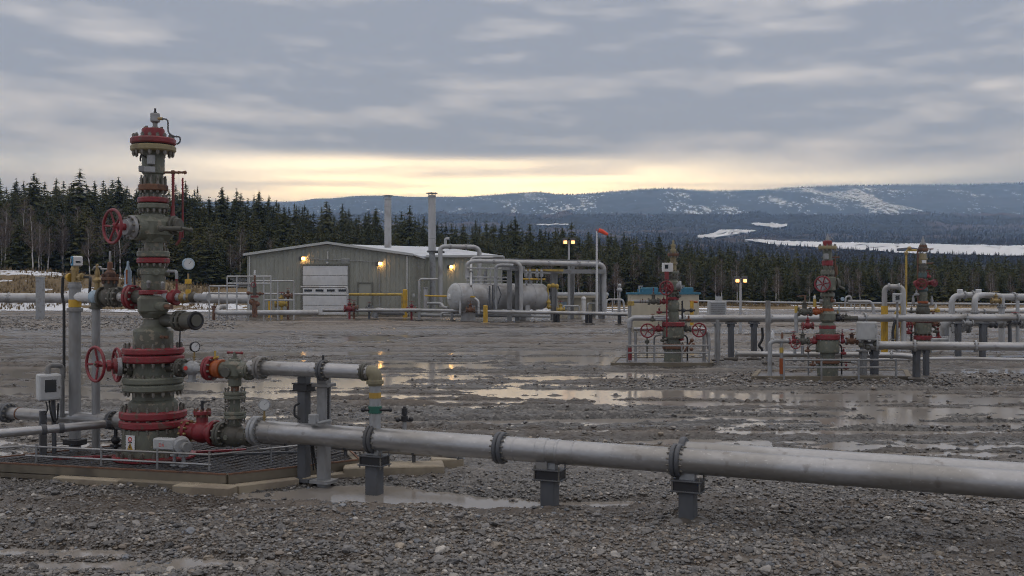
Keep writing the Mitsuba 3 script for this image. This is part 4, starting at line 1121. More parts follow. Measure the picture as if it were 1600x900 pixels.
part(h1, 'clamp', J(box((p[0], p[1], zat(606, 9.95)), (.17, .15, .07), RZ, ch=.006), box((p[0], p[1], zat(600, 9.95)), (.21, .13, .012), RZ), box((p[0], p[1], zat(611, 9.95)), (.21, .13, .012), RZ)), 'black_steel')
part(h1, 'base_plate', box((p[0], p[1], .055), (.24, .2, .03), RZ), 'dark_steel')
part(h1, 'cable_loop', tube([W(468, 630, 9.9), W(460, 634, 9.9), W(460, 650, 9.9), W(469, 655, 9.9)], .011, 8, R=.05), 'cable_black')
h2 = thing('header_post', 'pale galvanized post under the header flange, right of the dark square post', 'post')
p = lp(506, 0, .12)
part(h2, 'post', box((p[0], p[1], (Z_UP - R_UP) / 2 - .02), (.105, .105, Z_UP - R_UP + .02), RZ, ch=.006), 'galvanized_post')
part(h2, 'cap_plate', box((p[0], p[1], zat(603, 9.8)), (.19, .16, .035), RZ, ch=.005), 'galvanized_post')
part(h2, 'conduit', tube([W(513, 606, 9.66), W(513, 655, 9.66)], .012, 8), 'cable_black')
part(h2, 'junction_box', box(W(490, 655, 9.75), (.085, .07, .10), RZ, ch=.006), 'grey_cast')
part(h2, 'conduit_arm', tube([W(497, 661, 9.72), W(517, 657, 9.7)], .016, 10), 'grey_cast')
part(h2, 'hanging_cable', J(tube([W(488, 690, 9.95), W(491, 715, 9.95), W(496, 735, 9.95), W(499, 748, 9.95)], .012, 6), tube([W(486, 662, 9.85), W(485, 690, 9.9), W(490, 735, 9.95)], .008, 6)), 'cable_black')
part(h2, 'base_plate', box((p[0], p[1], .055), (.22, .2, .03), RZ), 'galvanized_post')

# low service pipe behind
lo = thing('service_pipe', 'thin silver pipe lying low behind the thick foreground pipeline', 'pipe')
q0, q1 = W(385, 688, 11.2), W(722, 712.5, 10.35)
ax = (q1 - q0) / np.linalg.norm(q1 - q0)
part(lo, 'pipe', cyl(q0, q1, .031, 20), 'galvanized_pipe')
part(lo, 'end_cap', J(disc(q1, ax, .036, .05, 18), disc(q1 - ax * .04, ax, .044, .015, 18)), 'grey_cast')
for f in (.2, .48, .79):
    c = q0 + (q1 - q0) * f
    part(lo, 'foot', J(cyl([c[0], c[1], -.02], c, .02, 10), disc(c, ax, .04, .03, 16)), 'dark_steel')
bv = thing('bleed_valve', 'small black needle valve standing up behind the thick foreground pipeline', 'valve')
b = W(632, 700, 10.4)
part(bv, 'riser', cyl([b[0], b[1], .3], [b[0], b[1], zat(655, 10.4)], .022, 12), 'grey_cast')
part(bv, 'body', J(disc(W(632, 654, 10.4), (0, 0, 1), .036, .06, 12), cyl(W(621, 656, 10.4), W(643, 656, 10.4), .014, 10), ball(W(621.5, 656, 10.4), .026), ball(W(642.5, 655, 10.4), .026)), 'black_steel')
part(bv, 'knob', J(disc(W(632, 643, 10.4), (0, 0, 1), .032, .075, 8), cyl(W(632, 650, 10.4), W(632, 635, 10.4), .015, 8)), 'black_steel', smooth=False)

# ---------------------------------------------------------------- platform under the wellhead
TOPZ = 0.165
poly = [(-2.80, 9.68), (-1.66, 10.5), (-1.95, 11.35), (-3.2, 11.95), (-4.5, 11.45), (-5.75, 10.42)]
pf = thing('well_platform', 'low platform of steel grating in a weathered beam frame under the nearest wellhead', 'platform')
shp = __import__('shapely').Polygon(poly).buffer(-.05)
sh = __import__('shapely')
bars = []
for ang, step, w, h in ((RZ, .075, .008, .03), (RZ + math.pi / 2, .11, .008, .022)):
    c, s = math.cos(ang), math.sin(ang)
    for t in np.arange(-8, 8, step):
        o = np.array([-3.5, 10.7]) + t * np.array([-s, c])
        seg = shp.intersection(sh.LineString([o - 5 * np.array([c, s]), o + 5 * np.array([c, s])]))
        for g2 in getattr(seg, 'geoms', [seg]):
            if g2.length > .05:
                (x0, y0), (x1, y1) = g2.coords[0], g2.coords[-1]
                bars.append(bar((x0, y0, TOPZ - h / 2), (x1, y1, TOPZ - h / 2), w, h))
part(pf, 'grating', J(bars), 'grating', smooth=False, stuff=True)
for px_a, px_b in ((-4.9, -3.0), (-4.0, -2.3)):
    part(pf, 'cross_member', bar((px_a, 10.7 + .1 * px_a + .3, TOPZ + .012), (px_b, 10.9 - .2 * px_b - .4, TOPZ + .012), .05, .02), 'red_paint' if px_a < -4.5 else 'dark_steel', smooth=False)
for k, (a, b) in enumerate(zip(poly, poly[1:] + poly[:1])):
    a, b = np.array([*a, 0]), np.array([*b, 0])
    part(pf, 'frame_beam', bar(a + [0, 0, .122], b + [0, 0, .122], .07, .092 - .0015 * k), 'timber' if k in (0, 1, 5) else 'dark_steel', smooth=False)
    part(pf, 'lower_beam', bar(a * .995 + [0, .05, .048], b * .995 + [0, .05, .048], .09, .05 - .001 * k), 'timber', smooth=False)
    n2 = np.array([(b - a)[1], -(b - a)[0], 0]) / np.linalg.norm(b - a)
    part(pf, 'edge_angle', bar(a + n2 * .03 + [0, 0, .172], b + n2 * .03 + [0, 0, .172], .02, .014), 'rust', smooth=False)
TIM = [((-3.55, 9.86), 1.0, -.25, .14), ((-3.0, 9.66), .62, -.25, .2), ((-2.45, 9.85), .62, .61, .13), ((-4.3, 10.02), .75, -.25, .13), ((-1.95, 10.2), .5, .61, .12)]
WHERE = ['below the middle of the platform front', 'below the front corner of the platform', 'just right of the platform corner', 'below the left end of the platform front', 'by the far right side of the platform']
for (c, L, a, w), wtxt in zip(TIM, WHERE):
    t = obj('timber_block', box((c[0] + .02, c[1] - .08, .035), (L, w, .09), a, ch=.006), 'pale_timber' if L < .8 else 'timber')
    labels[t] = {'label': 'weathered timber block bedded in gravel ' + wtxt, 'category': 'timber block'}
for c, s, a, lab in (((-1.25, 10.42), (1.05, .34, .15), .12, 'pale concrete sleeper lying behind the first foreground pipe support'), ((-.72, 10.9), (.35, .3, .14), .12, 'short concrete block at the end of the pale sleeper')):
    t = obj('concrete_sleeper', box((c[0], c[1], .06), s, a, ch=.012), 'pale_timber')
    labels[t] = {'label': lab, 'category': 'concrete block'}
rl = thing('low_rail', 'thin low galvanized rail on short stanchions along the front of the wellhead platform', 'railing')
fa, fb = np.array([-5.15, 10.42, 0]), np.array([-3.02, 9.88, 0])
for h in (.16, .06):
    part(rl, 'rail', cyl(fa + [0, 0, TOPZ + h], fb + [0, 0, TOPZ + h], .011, 10), 'galvanized_pipe')
for f in (0.06, .42, .72, .99):
    c = fa + (fb - fa) * f
    part(rl, 'stanchion', cyl(c + [0, 0, .1], c + [0, 0, TOPZ + .19], .012, 8), 'galvanized_post')
fc_ = np.array([-1.9, 10.75, 0])
part(rl, 'rail', cyl(fb + [0, 0, TOPZ + .16], fc_ + [0, 0, TOPZ + .16], .010, 10), 'galvanized_pipe')
for f in (.45, .8):
    c = fb + (fc_ - fb) * f
    part(rl, 'stanchion', cyl(c + [0, 0, .1], c + [0, 0, TOPZ + .17], .010, 8), 'galvanized_post')

# ---------------------------------------------------------------- left wing of the wellhead
lw = thing('wing_pipework', 'wing line of valves on two tall posts left of the nearest wellhead, with yellow bands', 'pipework')
ZW = zat(464, 10.9)
part(lw, 'wing_pipe', cyl(lp(112, ZW), lp(232, ZW), .052, 24), 'white_paint')
flange(lw, lp(207, ZW), A_LINE, .135, .09, 'red_paint', 10)
part(lw, 'outlet', cyl(lp(208, ZW), lp(232, ZW), .075, 24), 'dark_olive')
gv = part(lw, 'gate_valve', J(ball(lp(172, ZW), .108, sub=3), cyl(lp(158, ZW), lp(187, ZW), .085, 26), cyl(lp(172, ZW), lp(172, ZW + .2), .065, 22)), 'dark_olive')
for q_ in (185, 180, 161):
    part(gv, 'end_flange', disc(lp(q_, ZW), A_LINE, .115, .032, 28), 'dark_olive')
part(gv, 'studs', studs(lp(182.5, ZW), A_LINE, .1, 10, .13, .014), 'bolt_steel', smooth=False, stuff=True)
bn = lp(172, ZW + .2)
part(gv, 'bonnet', J(disc(bn, (0, 0, 1), .095, .035, 26), lathe([(0, .01), (.07, .01), (.06, .07), (.03, .10), (.03, .18), (0, .2)], bn, (0, 0, 1), 20)), 'rust')
part(gv, 'bonnet_studs', studs(bn, (0, 0, 1), .08, 8, .11, .013), 'rust', smooth=False, stuff=True)
part(gv, 'stem', cyl(bn + [0, 0, .15], bn + [0, 0, .255], .013, 10), 'galvanized_pipe')
part(gv, 'handle_bar', J(tube([lp(145, ZW + .30), lp(147, ZW + .335), lp(158, ZW + .335), lp(158, ZW + .31), lp(178, ZW + .31)], .010, 8, R=.03), cyl(lp(161, ZW + .31), lp(161, ZW + .12), .006, 8), cyl(bn + [0, 0, .25], bn + [0, 0, .31], .012, 8)), 'galvanized_pipe')
bl = part(lw, 'ball_valve', J(ball(lp(151, ZW), .082, sub=3), cyl(lp(145, ZW), lp(160, ZW), .07, 20)), 'pale_blue')
part(bl, 'brass_stack', lathe([(0, .05), (.032, .05), (.03, .16), (.05, .17), (.05, .19), (.025, .22), (.03, .27), (.018, .31), (.018, .36), (0, .37)], lp(152, ZW), (0, 0, 1), 14), 'brass')
t1, t2 = lp(117, 0), lp(150, 0)
pst = part(lw, 'post', cyl([t1[0], t1[1], .12], [t1[0], t1[1], zat(441, 11.15)], .064, 28), 'galvanized_post')
part(pst, 'collar', disc([t1[0], t1[1], zat(484, 11.15)], (0, 0, 1), .088, .045, 26), 'galvanized_post')
part(pst, 'yellow_band', disc([t1[0], t1[1], zat(474, 11.15)], (0, 0, 1), .068, .085, 28), 'yellow_paint')
part(pst, 'upper_collar', disc([t1[0], t1[1], zat(447, 11.15)], (0, 0, 1), .075, .045, 24), 'galvanized_post')
ps2 = part(lw, 'post', cyl([t2[0], t2[1], .12], [t2[0], t2[1], zat(470, 10.98)], .045, 24), 'galvanized_post')
part(ps2, 'collar', J(disc([t2[0], t2[1], zat(481, 10.98)], (0, 0, 1), .07, .03, 24), disc([t2[0], t2[1], zat(476, 10.98)], (0, 0, 1), .055, .05, 24)), 'dark_olive')
tb = np.array([t1[0], t1[1], zat(433, 11.15)])
bc = part(lw, 'brass_cross', J(cyl(tb - [0, 0, .05], tb + [0, 0, .09], .04, 16), cyl(lp(103, tb[2]), lp(132, tb[2]), .022, 12), disc(lp(109, tb[2]), A_LINE, .045, .04, 8), disc(lp(127, tb[2]), A_LINE, .045, .04, 8), lathe([(0, .08), (.05, .08), (.03, .14), (0, .16)], tb, (0, 0, 1), 12)), 'brass')
part(bc, 'yellow_cap', disc(lp(110, tb[2] - .005) + [0, -.02, 0], A_LINE, .05, .035, 8), 'yellow_paint')
tr_ = thing('transmitter', 'white boxy transmitter with a blue face on the leftmost tall post', 'transmitter')
tc = W(120.5, 408, 11.1)
part(tr_, 'housing', box(tc, (.105, .105, .115), .6, ch=.014), 'white_paint')
fb_ = np.array([math.sin(.6), -math.cos(.6), 0])
sd = np.array([-math.cos(.6), -math.sin(.6), 0])
part(tr_, 'blue_face', box(tc + sd * .054, (.012, .096, .104), .6, ch=.004), 'blue_paint')
part(tr_, 'display', disc(tc + sd * .062, sd, .03, .01, 20), 'glass_dark')
part(tr_, 'lens', box(tc + fb_ * .055 + [0, 0, -.01], (.05, .006, .02), .6), 'glass_dark')
part(tr_, 'neck', cyl(tc - [0, 0, .05], tc - [0, 0, .11], .02, 12), 'brass')
part(lw, 'hose', tube([lp(104, tb[2]), lp(98, tb[2]), W(98, 445, 11.2), W(97, 462, 11.2), W(100, 474, 11.2), W(100, 592, 11.2)], .016, 10, R=.06), 'cable_black')
part(lw, 'hose', tube([lp(131, tb[2]), lp(141, tb[2]), W(141, 440, 11.0), W(140, 458, 11.0)], .016, 10, R=.05), 'cable_black')
sg = part(lw, 'sight_glass', lathe([(0, 0), (.05, 0), (.05, .07), (.035, .08), (.038, .13), (.038, .23), (.03, .25), (.012, .30), (.012, .34), (0, .345)], lp(200, ZW + .05), (0, 0, 1), 18), 'pale_blue')
part(sg, 'orange_strip', box(lp(200, ZW + .22) + [0, -.037, 0], (.02, .012, .16), RZ, ch=.003), 'orange_paint')
part(lw, 'needle_stem', J(cyl(lp(210, ZW + .1), lp(210, ZW + .24), .013, 8), cyl(lp(182, ZW + .1), lp(182, ZW + .17), .012, 8)), 'black_steel')
rw = thing('gauge_pipework', 'short right wing line with tall pale dial gauge beside the nearest wellhead', 'pipework')
part(rw, 'wing_pipe', cyl(lp(255, ZW), lp(326, ZW), .042, 22), 'grey_cast')
rr = part(rw, 'red_valve', J(disc(lp(274, ZW), A_LINE, .085, .05, 26), ball(lp(270, ZW), .07)), 'red_paint')
part(rr, 'stem', cyl(lp(276, ZW), lp(276, ZW + .24), .012, 8), 'red_paint')
part(rr, 'bent_handle', tube([lp(262, z0(424)), lp(276, z0(424)), lp(276, z0(436))], .016, 10, R=.03), 'grey_cast')
part(rw, 'brass_fitting', J(ball(lp(286, ZW), .055), disc(lp(297, ZW), A_LINE, .05, .05, 6), cyl(lp(284, ZW - .05), lp(304, ZW - .02), .02, 10)), 'brass')
part(rw, 'end_cap', J(ball(lp(302, ZW), .058), cyl(lp(302, ZW), lp(314, ZW - .03), .022, 10)), 'dark_olive')
gauge(rw, lp(294, z0(413)), (.62, -.78, 0), 9.6 * sc, lp(294, z0(462)), rim='pale_blue')
part(rw, 'yellow_nut', J(disc(lp(294, z0(440)), (0, 0, 1), .036, .05, 8), disc(lp(294, z0(456)), (0, 0, 1), .03, .05, 8)), 'yellow_paint', smooth=False)

# control box and low pipes on the left
cbx = thing('control_box', 'grey control box with a dark window on a steel post, left of the wellhead', 'control box')
bc_ = W(76, 604.5, 10.9)
part(cbx, 'cabinet', box(bc_, (.23, .20, .285), .62, ch=.012), 'grey_enamel')
fw = np.array([-math.cos(.62), -math.sin(.62), 0])
fd = np.array([math.sin(.62), -math.cos(.62), 0])
dr1 = part(cbx, 'door', box(bc_ + fd * .105, (.205, .014, .26), .62, ch=.004), 'grey_enamel')
part(dr1, 'window', box(bc_ + fd * .113 + [0, 0, .02] - fw * .0, (.115, .010, .135), .62), 'glass_dark', smooth=False)
part(dr1, 'latch', cyl(bc_ + fd * .11 - fw * .085, bc_ + fd * .125 - fw * .085, .012, 8), 'bolt_steel')
part(cbx, 'post', box((W(67, 650, 10.9)[0], 10.9, .33), (.07, .07, .62), .62, ch=.004), 'dark_steel')
part(cbx, 'conduit', tube([W(75, 588, 10.95), W(75, 571, 10.95), W(97, 571, 11.1), W(97, 652, 11.1)], .028, 12, R=.05), 'galvanized_post')
part(cbx, 'conduit', tube([W(83, 625, 10.9), W(84, 650, 10.95), W(85, 710, 10.95)], .024, 10), 'dark_steel')
part(cbx, 'cable', J(tube([W(77, 626, 10.85), W(79, 645, 10.8), W(84, 660, 10.85), W(90, 655, 10.9), W(91, 630, 10.9)], .010, 7, R=.05), tube([W(72, 628, 10.82), W(75, 640, 10.8), W(70, 648, 10.8)], .008, 7, R=.03)), 'cable_black')
la = thing('inflow_pipeline', 'silver pipe with bolted flange entering low from the left edge behind the control box', 'pipeline')
for a, b in ((-120, 12), (12, 228)):
    part(la, 'pipe', cyl(lp(a, Z_LO), lp(b, Z_LO), .067, 30), 'galvanized_pipe')
flange(la, lp(12, Z_LO), A_LINE, .115, .07, 'dark_steel', 12)
flange(la, lp(176, Z_LO), A_LINE, .105, .05, 'dark_steel', 12)
for px in (30, 168, 184):
    part(la, 'weld_band', disc(lp(px, Z_LO), A_LINE, .073, .02, 30), 'rust' if px == 30 else 'galvanized_pipe')
part(la, 'swage', cyl(lp(186, Z_LO), lp(215, Z_LO), .10, 30, r1=.12), 'galvanized_pipe')
part(la, 'drain', J(cyl(lp(181, Z_LO), lp(181, .2), .02, 10), ball(lp(181, .32), .05), disc(lp(181, .26), (0, 0, 1), .06, .03, 12)), 'black_steel')
la2 = thing('inflow_pipeline', 'thinner silver pipe crossing in front of the flanged inflow pipe at the left edge', 'pipeline')
q0, q1 = W(-140, 690, 9.6), W(176, 661.5, 10.86)
part(la2, 'pipe', cyl(q0, q1, .046, 24), 'galvanized_pipe')
ax = (q1 - q0) / np.linalg.norm(q1 - q0)
for f in (.63, .72, .97):
    part(la2, 'coupling', disc(q0 + (q1 - q0) * f, ax, .056, .05, 24), 'dark_steel')
tr2 = thing('tracing_conduit', 'thin conduit tube clamped to the posts just above the platform at left', 'conduit')
q0, q1 = W(-60, 704, 11.5), W(190, 686, 11.3)
part(tr2, 'tube', cyl(q0, q1, .014, 10), 'galvanized_pipe')
part(tr2, 'clamp', J(box(W(117, 690, 11.1), (.22, .16, .07), RZ, ch=.01), cyl(W(102, 691, 11.1), W(132, 690, 11.1), .02, 10)), 'black_steel')

# ---------------------------------------------------------------- the three farther wells
class Well:
    def __init__(self, px, d, label, group=None):
        self.d, self.k, self.px = d, d / FPX, px
        self.c = np.array([(px - 800) * self.k, d, 0.0])
        self.t = thing('wellhead', label, 'wellhead', group)

    def z(self, py):
        return EYE - (py - 450) * self.k

    def p(self, px, py, fwd=0.0):
        return np.array([(px - 800) * self.k, self.d - fwd, self.z(py)])

    def body(self, name, prof, mat='olive_paint'):
        return part(self.t, name, up_body(self.c, self.k, self.z, prof, 22), mat)

    def fl(self, a, b, r, mat, nb=10, up=2.2, dn=2.2):
        return hflange(self.t, self.c, self.k, self.z, a, b, r, mat, nb, up, dn, 26, bs=1.2)

    def arm(self, pts, r, mat='galvanized_pipe', name='arm'):
        return part(self.t, name, tube([self.p(*q) for q in pts], r * self.k, 14, R=2.5 * r * self.k), mat)

    def wheel(self, px, py, R, axis, fwd, spokes=5, mat='wheel_red'):
        return handwheel(self.t, self.p(px, py, fwd), axis, R * self.k, R * .10 * self.k, spokes, mat, ph=px * .37)

    def vlv(self, px, py, r, mat, bon=1.7, axis=(1, 0, 0), up=(0, 0, 1), handle=None, wheel=None, fwd=0.0):
        return valve(self.t, self.p(px, py, fwd), axis, r * self.k, mat, up, bon, handle=handle, wheel=wheel)

    def cap(self, px, py, r, h, mat, name='fitting', fwd=0.0):
        q = self.p(px, py, fwd)
        return part(self.t, name, lathe([(0, -h * .5), (r, -h * .5), (r, h * .1), (r * .5, h * .3), (r * .5, h * .5), (0, h * .5)], q, (0, 0, 1), 12), mat) if False else part(
            self.t, name, lathe([(0, -h * .5 * self.k), (r * self.k, -h * .5 * self.k), (r * self.k, h * .1 * self.k), (r * .5 * self.k, h * .3 * self.k), (r * .4 * self.k, h * .5 * self.k), (0, h * .5 * self.k)], q, (0, 0, 1), 12), mat)

    def leg(self, px, py, r, mat, foot=0.05, name='leg', fwd=0.0):
        q = self.p(px, py, fwd)
        return part(self.t, name, cyl([q[0], q[1], foot], q, r * self.k, 14), mat)


def skid(label, corners, h, rails, well, lab2):
    t = thing('well_platform', label, 'platform')
    pts = [np.array([(px - 800) / FPX * d, d, 0]) for px, d in corners]
    V = np.array([[*p[:2], h - .04] for p in pts])
    sh2 = sh.Polygon([p[:2] for p in pts])
    m = trimesh.creation.extrude_polygon(sh2.buffer(-.05), .03)
    m.vertices = np.asarray(m.vertices) + [0, 0, h - .05]
    part(t, 'deck', m, 'grating', smooth=False)
    for a, b in zip(pts, pts[1:] + pts[:1]):
        part(t, 'frame_beam', bar(a + [0, 0, h / 2], b + [0, 0, h / 2], .10, h), 'timber', smooth=False)
    r = thing('low_rail', lab2, 'railing')
    for (pxa, pxb, d, hs) in rails:
        a, b = np.array([(pxa - 800) / FPX * d, d, 0]), np.array([(pxb - 800) / FPX * d, d, 0])
        for zz in hs:
            part(r, 'rail', cyl(a + [0, 0, h + zz], b + [0, 0, h + zz], .022, 8), 'galvanized_post')
        for f in np.linspace(0, 1, 4):
            c = a + (b - a) * f
            part(r, 'stanchion', bar(c + [0, 0, h * .4], c + [0, 0, h + hs[0] + .02], .035), 'galvanized_post', smooth=False)


# second well from the left
w = Well(1052, 25.4, 'far wellhead with a grey box high on its left side, between two red handwheels')
w.body('base', [(566, 15), (546, 14), (544, 16)]); w.fl(537, 545, 17, 'rust', 12)
w.body('spool', [(537, 11), (529, 11)]); w.body('casing_head', [(528.5, 16), (526, 17), (512, 17), (510, 15)])
w.fl(503, 510, 18, 'red_paint', 14); w.body('tubing_head', [(503, 9), (487, 8.5)]); w.body('ball_body', [(487, 7), (483, 9.5), (474, 9.5), (469, 7)])
w.fl(464, 468.5, 9, 'red_paint', 8); w.body('neck', [(464, 5), (456, 5)]); w.body('valve_body', [(456, 6), (453, 9), (441, 9), (438, 6), (431, 5)]); w.fl(424, 428, 9, 'olive_paint', 8)
w.body('upper_body', [(424, 5), (403, 4.5), (401, 6)], 'khaki_paint'); w.fl(396, 400, 9, 'rust', 8, 3, 3); w.body('tree_cap', [(396, 4.6), (390, 4.6), (389, 3.2), (385, 3.2), (384.5, 4), (382, 4), (381.5, 1.7), (377.5, 1.7), (377, 1.2), (375, 1.2)], 'khaki_paint'); w.fl(410, 413, 6.8, 'khaki_paint', 6, 1, 1); w.fl(431, 435, 8, 'dark_olive', 8, 1.5, 1.5); w.fl(456.5, 459.5, 8, 'olive_paint', 8, 1, 1)
part(w.t, 'side_bonnet', J(cyl(w.p(1052, 447), w.p(1062, 446, .1), 6 * w.k, 16), disc(w.p(1062, 446, .1), (1, -.2, 0), 7 * w.k, 3 * w.k, 16)), 'grey_cast')
part(w.t, 'front_bonnet', cyl(w.p(1050, 449), w.p(1040, 450, .25), 6 * w.k, 16), 'red_paint')
w.wheel(1038, 450, 11.5, (-.4, -.92, 0), .36)
bx = part(w.t, 'instrument_box', box(w.p(1042, 418, .1), (15 * w.k, 10 * w.k, 14 * w.k), .25, ch=.01), 'white_paint')
part(bx, 'window', box(w.p(1039.5, 417, .20), (5.5 * w.k, .02, 6 * w.k), .25), 'glass_dark', smooth=False)
w.leg(1040, 440, 1.2, 'red_paint', .75, 'red_riser', .2); part(w.t, 'riser_cap', cyl(w.p(1040, 425, .2), w.p(1040, 437, .2), 3.6 * w.k, 14), 'red_paint')
w.arm([(1050, 471), (984, 471), (984, 560)], 2.6, 'galvanized_post'); w.vlv(1021, 471, 5, 'dark_olive', 2.6, handle=np.array([0, 0, .05])); w.vlv(1037, 471.5, 4, 'red_paint', 1.2); w.vlv(1004, 471, 2.6, 'rust', 1.0)
part(w.t, 'elbow', disc(w.p(986, 474), (0, 0, 1), 5 * w.k, 7 * w.k, 16), 'dull_yellow')
w.arm([(1048, 514), (990, 514)], 3, 'galvanized_pipe'); w.vlv(1029, 514, 5, 'red_paint', 1.0); w.wheel(1010, 516, 11.5, (-.15, -.98, 0), .22)
w.arm([(1056, 514), (1098, 514), (1106, 520), (1108, 545)], 3, 'galvanized_pipe'); w.vlv(1072, 514, 4.5, 'dark_olive', 1.0); w.wheel(1090, 515, 11.5, (-.1, -.98, 0), .22, 6)
for px, py, r in ((993, 518, 2), (1100, 516, 2.6), (1121, 500, 2.8)):
    w.leg(px, py, r, 'galvanized_post')
part(w.t, 'red_sleeve', cyl([w.p(984, 548)[0], w.d, w.z(563)], w.p(984, 543), 3.3 * w.k, 14), 'red_paint')
part(w.t, 'drip_pot', J(disc(w.p(1011, 534), (0, 0, 1), 3.5 * w.k, 5 * w.k, 12), cyl(w.p(1011, 528), w.p(1011, 560), 1.2 * w.k, 8)), 'dark_olive')
part(w.t, 'elbow_stack', J([ball(w.p(a, b, .2), 3 * w.k) for a, b in ((1078, 545), (1081, 538), (1079, 531))] + [cyl(w.p(1066, 552, .15), w.p(1079, 530, .2), 1.6 * w.k, 8)]), 'rust')
part(w.t, 'dark_arm', J(cyl(w.p(1058, 485), w.p(1086, 485), 1.6 * w.k, 8), ball(w.p(1068, 485), 3.4 * w.k), ball(w.p(1080, 485), 3.4 * w.k), cyl(w.p(1066, 470), w.p(1066, 498), 1.4 * w.k, 8)), 'black_steel')
part(w.t, 'wing_pipe', tube([w.p(1044, 497), w.p(984, 497), w.p(984, 512)], 4.4 * w.k, 16, R=.12), 'galvanized_pipe')
skid('timber skid under the far well that has a grey box high up', [(957, 24.6), (1112, 24.6), (1105, 26.6), (966, 26.6)], .13, [(980, 1108, 24.75, (.42, .24))], w, 'low rail in front of the far well between two red handwheels')

# third well from the left
w = Well(1293, 21.4, 'far wellhead with a red cap and a large red handwheel, behind a pale grey cabinet')
w.body('base', [(586, 16), (570, 16), (567, 14)]); w.fl(560, 567.5, 18.5, 'rust', 14)
w.body('spool', [(560, 12), (551, 11)]); w.body('casing_head', [(550.5, 17), (548, 18), (534, 17.5), (531, 16)])
w.fl(522, 530.5, 18.5, 'red_paint', 16); w.body('tubing_head', [(522, 12.5), (507, 12), (504, 9)]); part(w.t, 'red_patch', disc([w.c[0], w.c[1], w.z(511)], (0, 0, 1), 12.6 * w.k, 6 * w.k, 24), 'red_paint')
w.body('ball_body', [(504, 8), (500, 12), (490, 12.5), (486, 9)]); w.fl(482, 486.5, 9.5, 'orange_paint', 8)
w.body('neck', [(482, 6), (477, 8), (465, 8), (463, 6)]); part(w.t, 'lugs', cyl(w.p(1281, 470), w.p(1305, 470), 3 * w.k, 12), 'grey_cast'); w.fl(458, 463.5, 11, 'olive_paint', 10)
w.body('valve_body', [(458, 6), (455, 8), (453, 13), (434, 13), (431, 7), (430, 6)]); w.fl(423, 429.5, 10.5, 'olive_paint', 10); w.body('neck', [(423, 6), (416, 7)])
w.fl(407, 415, 8.5, 'red_paint', 8); w.body('upper_body', [(407, 7), (391, 7)]); w.fl(384.5, 389.5, 14, 'khaki_paint', 12, 3, 3)
part(w.t, 'tree_cap', up_body(w.c, w.k, w.z, [(384.5, 7), (377, 7), (376, 6)]), 'red_paint'); part(w.t, 'top_fitting', J(up_body(w.c, w.k, w.z, [(376, 3), (373, 3), (372.6, 1.9), (369, 1.9), (368.6, 1.2), (365, 1.2)]), tube([w.p(1293, 372), w.p(1299, 371), w.p(1303, 376)], .8 * w.k, 6)), 'grey_cast')
part(w.t, 'transmitter', box(w.p(1288, 401, .12), (7 * w.k, 5 * w.k, 9 * w.k), .2, ch=.01), 'grey_cast')
part(w.t, 'bonnet', J(cyl(w.p(1293, 444), w.p(1280, 444, .18), 9 * w.k, 18), disc(w.p(1284, 444, .14), (-.6, -.8, 0), 11 * w.k, 4 * w.k, 20)), 'grey_cast')
w.wheel(1277, 444, 12.8, (-.5, -.86, 0), .36, 6)
part(w.t, 'right_housing', J(cyl(w.p(1293, 443), w.p(1312, 443), 6 * w.k, 16), disc(w.p(1308, 443), (1, 0, 0), 9 * w.k, 4 * w.k, 18), cyl(w.p(1308, 447, .1), w.p(1317, 452, .1), 2 * w.k, 8)), 'dark_olive')
part(w.t, 'side_stem', J(cyl(w.p(1305, 436), w.p(1305, 402), 1.2 * w.k, 8), cyl(w.p(1300, 402), w.p(1312, 402), 1.0 * w.k, 8), cyl(w.p(1307, 430), w.p(1307, 415), 1.8 * w.k, 8)), 'rust')
w.arm([(1285, 487), (1244, 487), (1244, 520)], 3, 'grey_cast'); w.vlv(1257, 487, 6.5, 'dark_olive', 2.6, handle=None); w.vlv(1275, 487, 5.5, 'orange_paint', 1.0)
part(w.t, 'crank', J(cyl(w.p(1245, 463), w.p(1260, 462), .9 * w.k, 6), cyl(w.p(1258, 462), w.p(1258, 472), 1.6 * w.k, 8)), 'rust')
w.cap(1273, 470, 2.4, 20, 'dull_yellow', 'sight_glass'); w.cap(1273, 464, 2.0, 8, 'white_paint', 'white_cap')
part(w.t, 'yellow_drop', J(cyl(w.p(1244, 478), w.p(1244, 489), 2.6 * w.k, 12), cyl(w.p(1244, 496), w.p(1244, 507), 2.4 * w.k, 12)), 'dull_yellow')
w.arm([(1283, 533), (1203, 533), (1203, 588)], 3.4, 'grey_cast'); w.vlv(1254, 533, 6, 'dark_olive', 2.2, wheel=.07); w.vlv(1240, 533, 4.5, 'red_paint', 2.4, wheel=.06); w.vlv(1272, 533, 5, 'red_paint', 1.0); w.wheel(1240, 537, 8, (0, -1, .1), .15)
w.cap(1207, 522, 2.6, 12, 'white_paint', 'valve_cap'); w.cap(1222, 524, 2.2, 10, 'rust', 'valve_cap')
w.leg(1221, 533, 2.6, 'galvanized_post'); part(w.t, 'orange_sleeve', J(cyl(w.p(1221, 560), w.p(1221, 584), 3.2 * w.k, 14)), 'orange_paint'); part(w.t, 'yellow_ring', cyl(w.p(1221, 543), w.p(1221, 551), 3.2 * w.k, 14), 'dull_yellow')
w.arm([(1303, 533), (1352, 533)], 3.4, 'grey_cast'); w.vlv(1316, 533, 4.5, 'red_paint', 2.6, handle=np.array([0, 0, .04])); w.vlv(1331, 533, 5.5, 'rust', 2.4, wheel=.06); w.cap(1331, 520, 1.6, 10, 'white_paint', 'valve_cap')
w.arm([(1300, 497), (1340, 497)], 3.6, 'dark_olive'); w.vlv(1309, 497, 5.5, 'black_steel', 1.2); w.vlv(1322, 497, 4, 'dark_olive', 1.4)
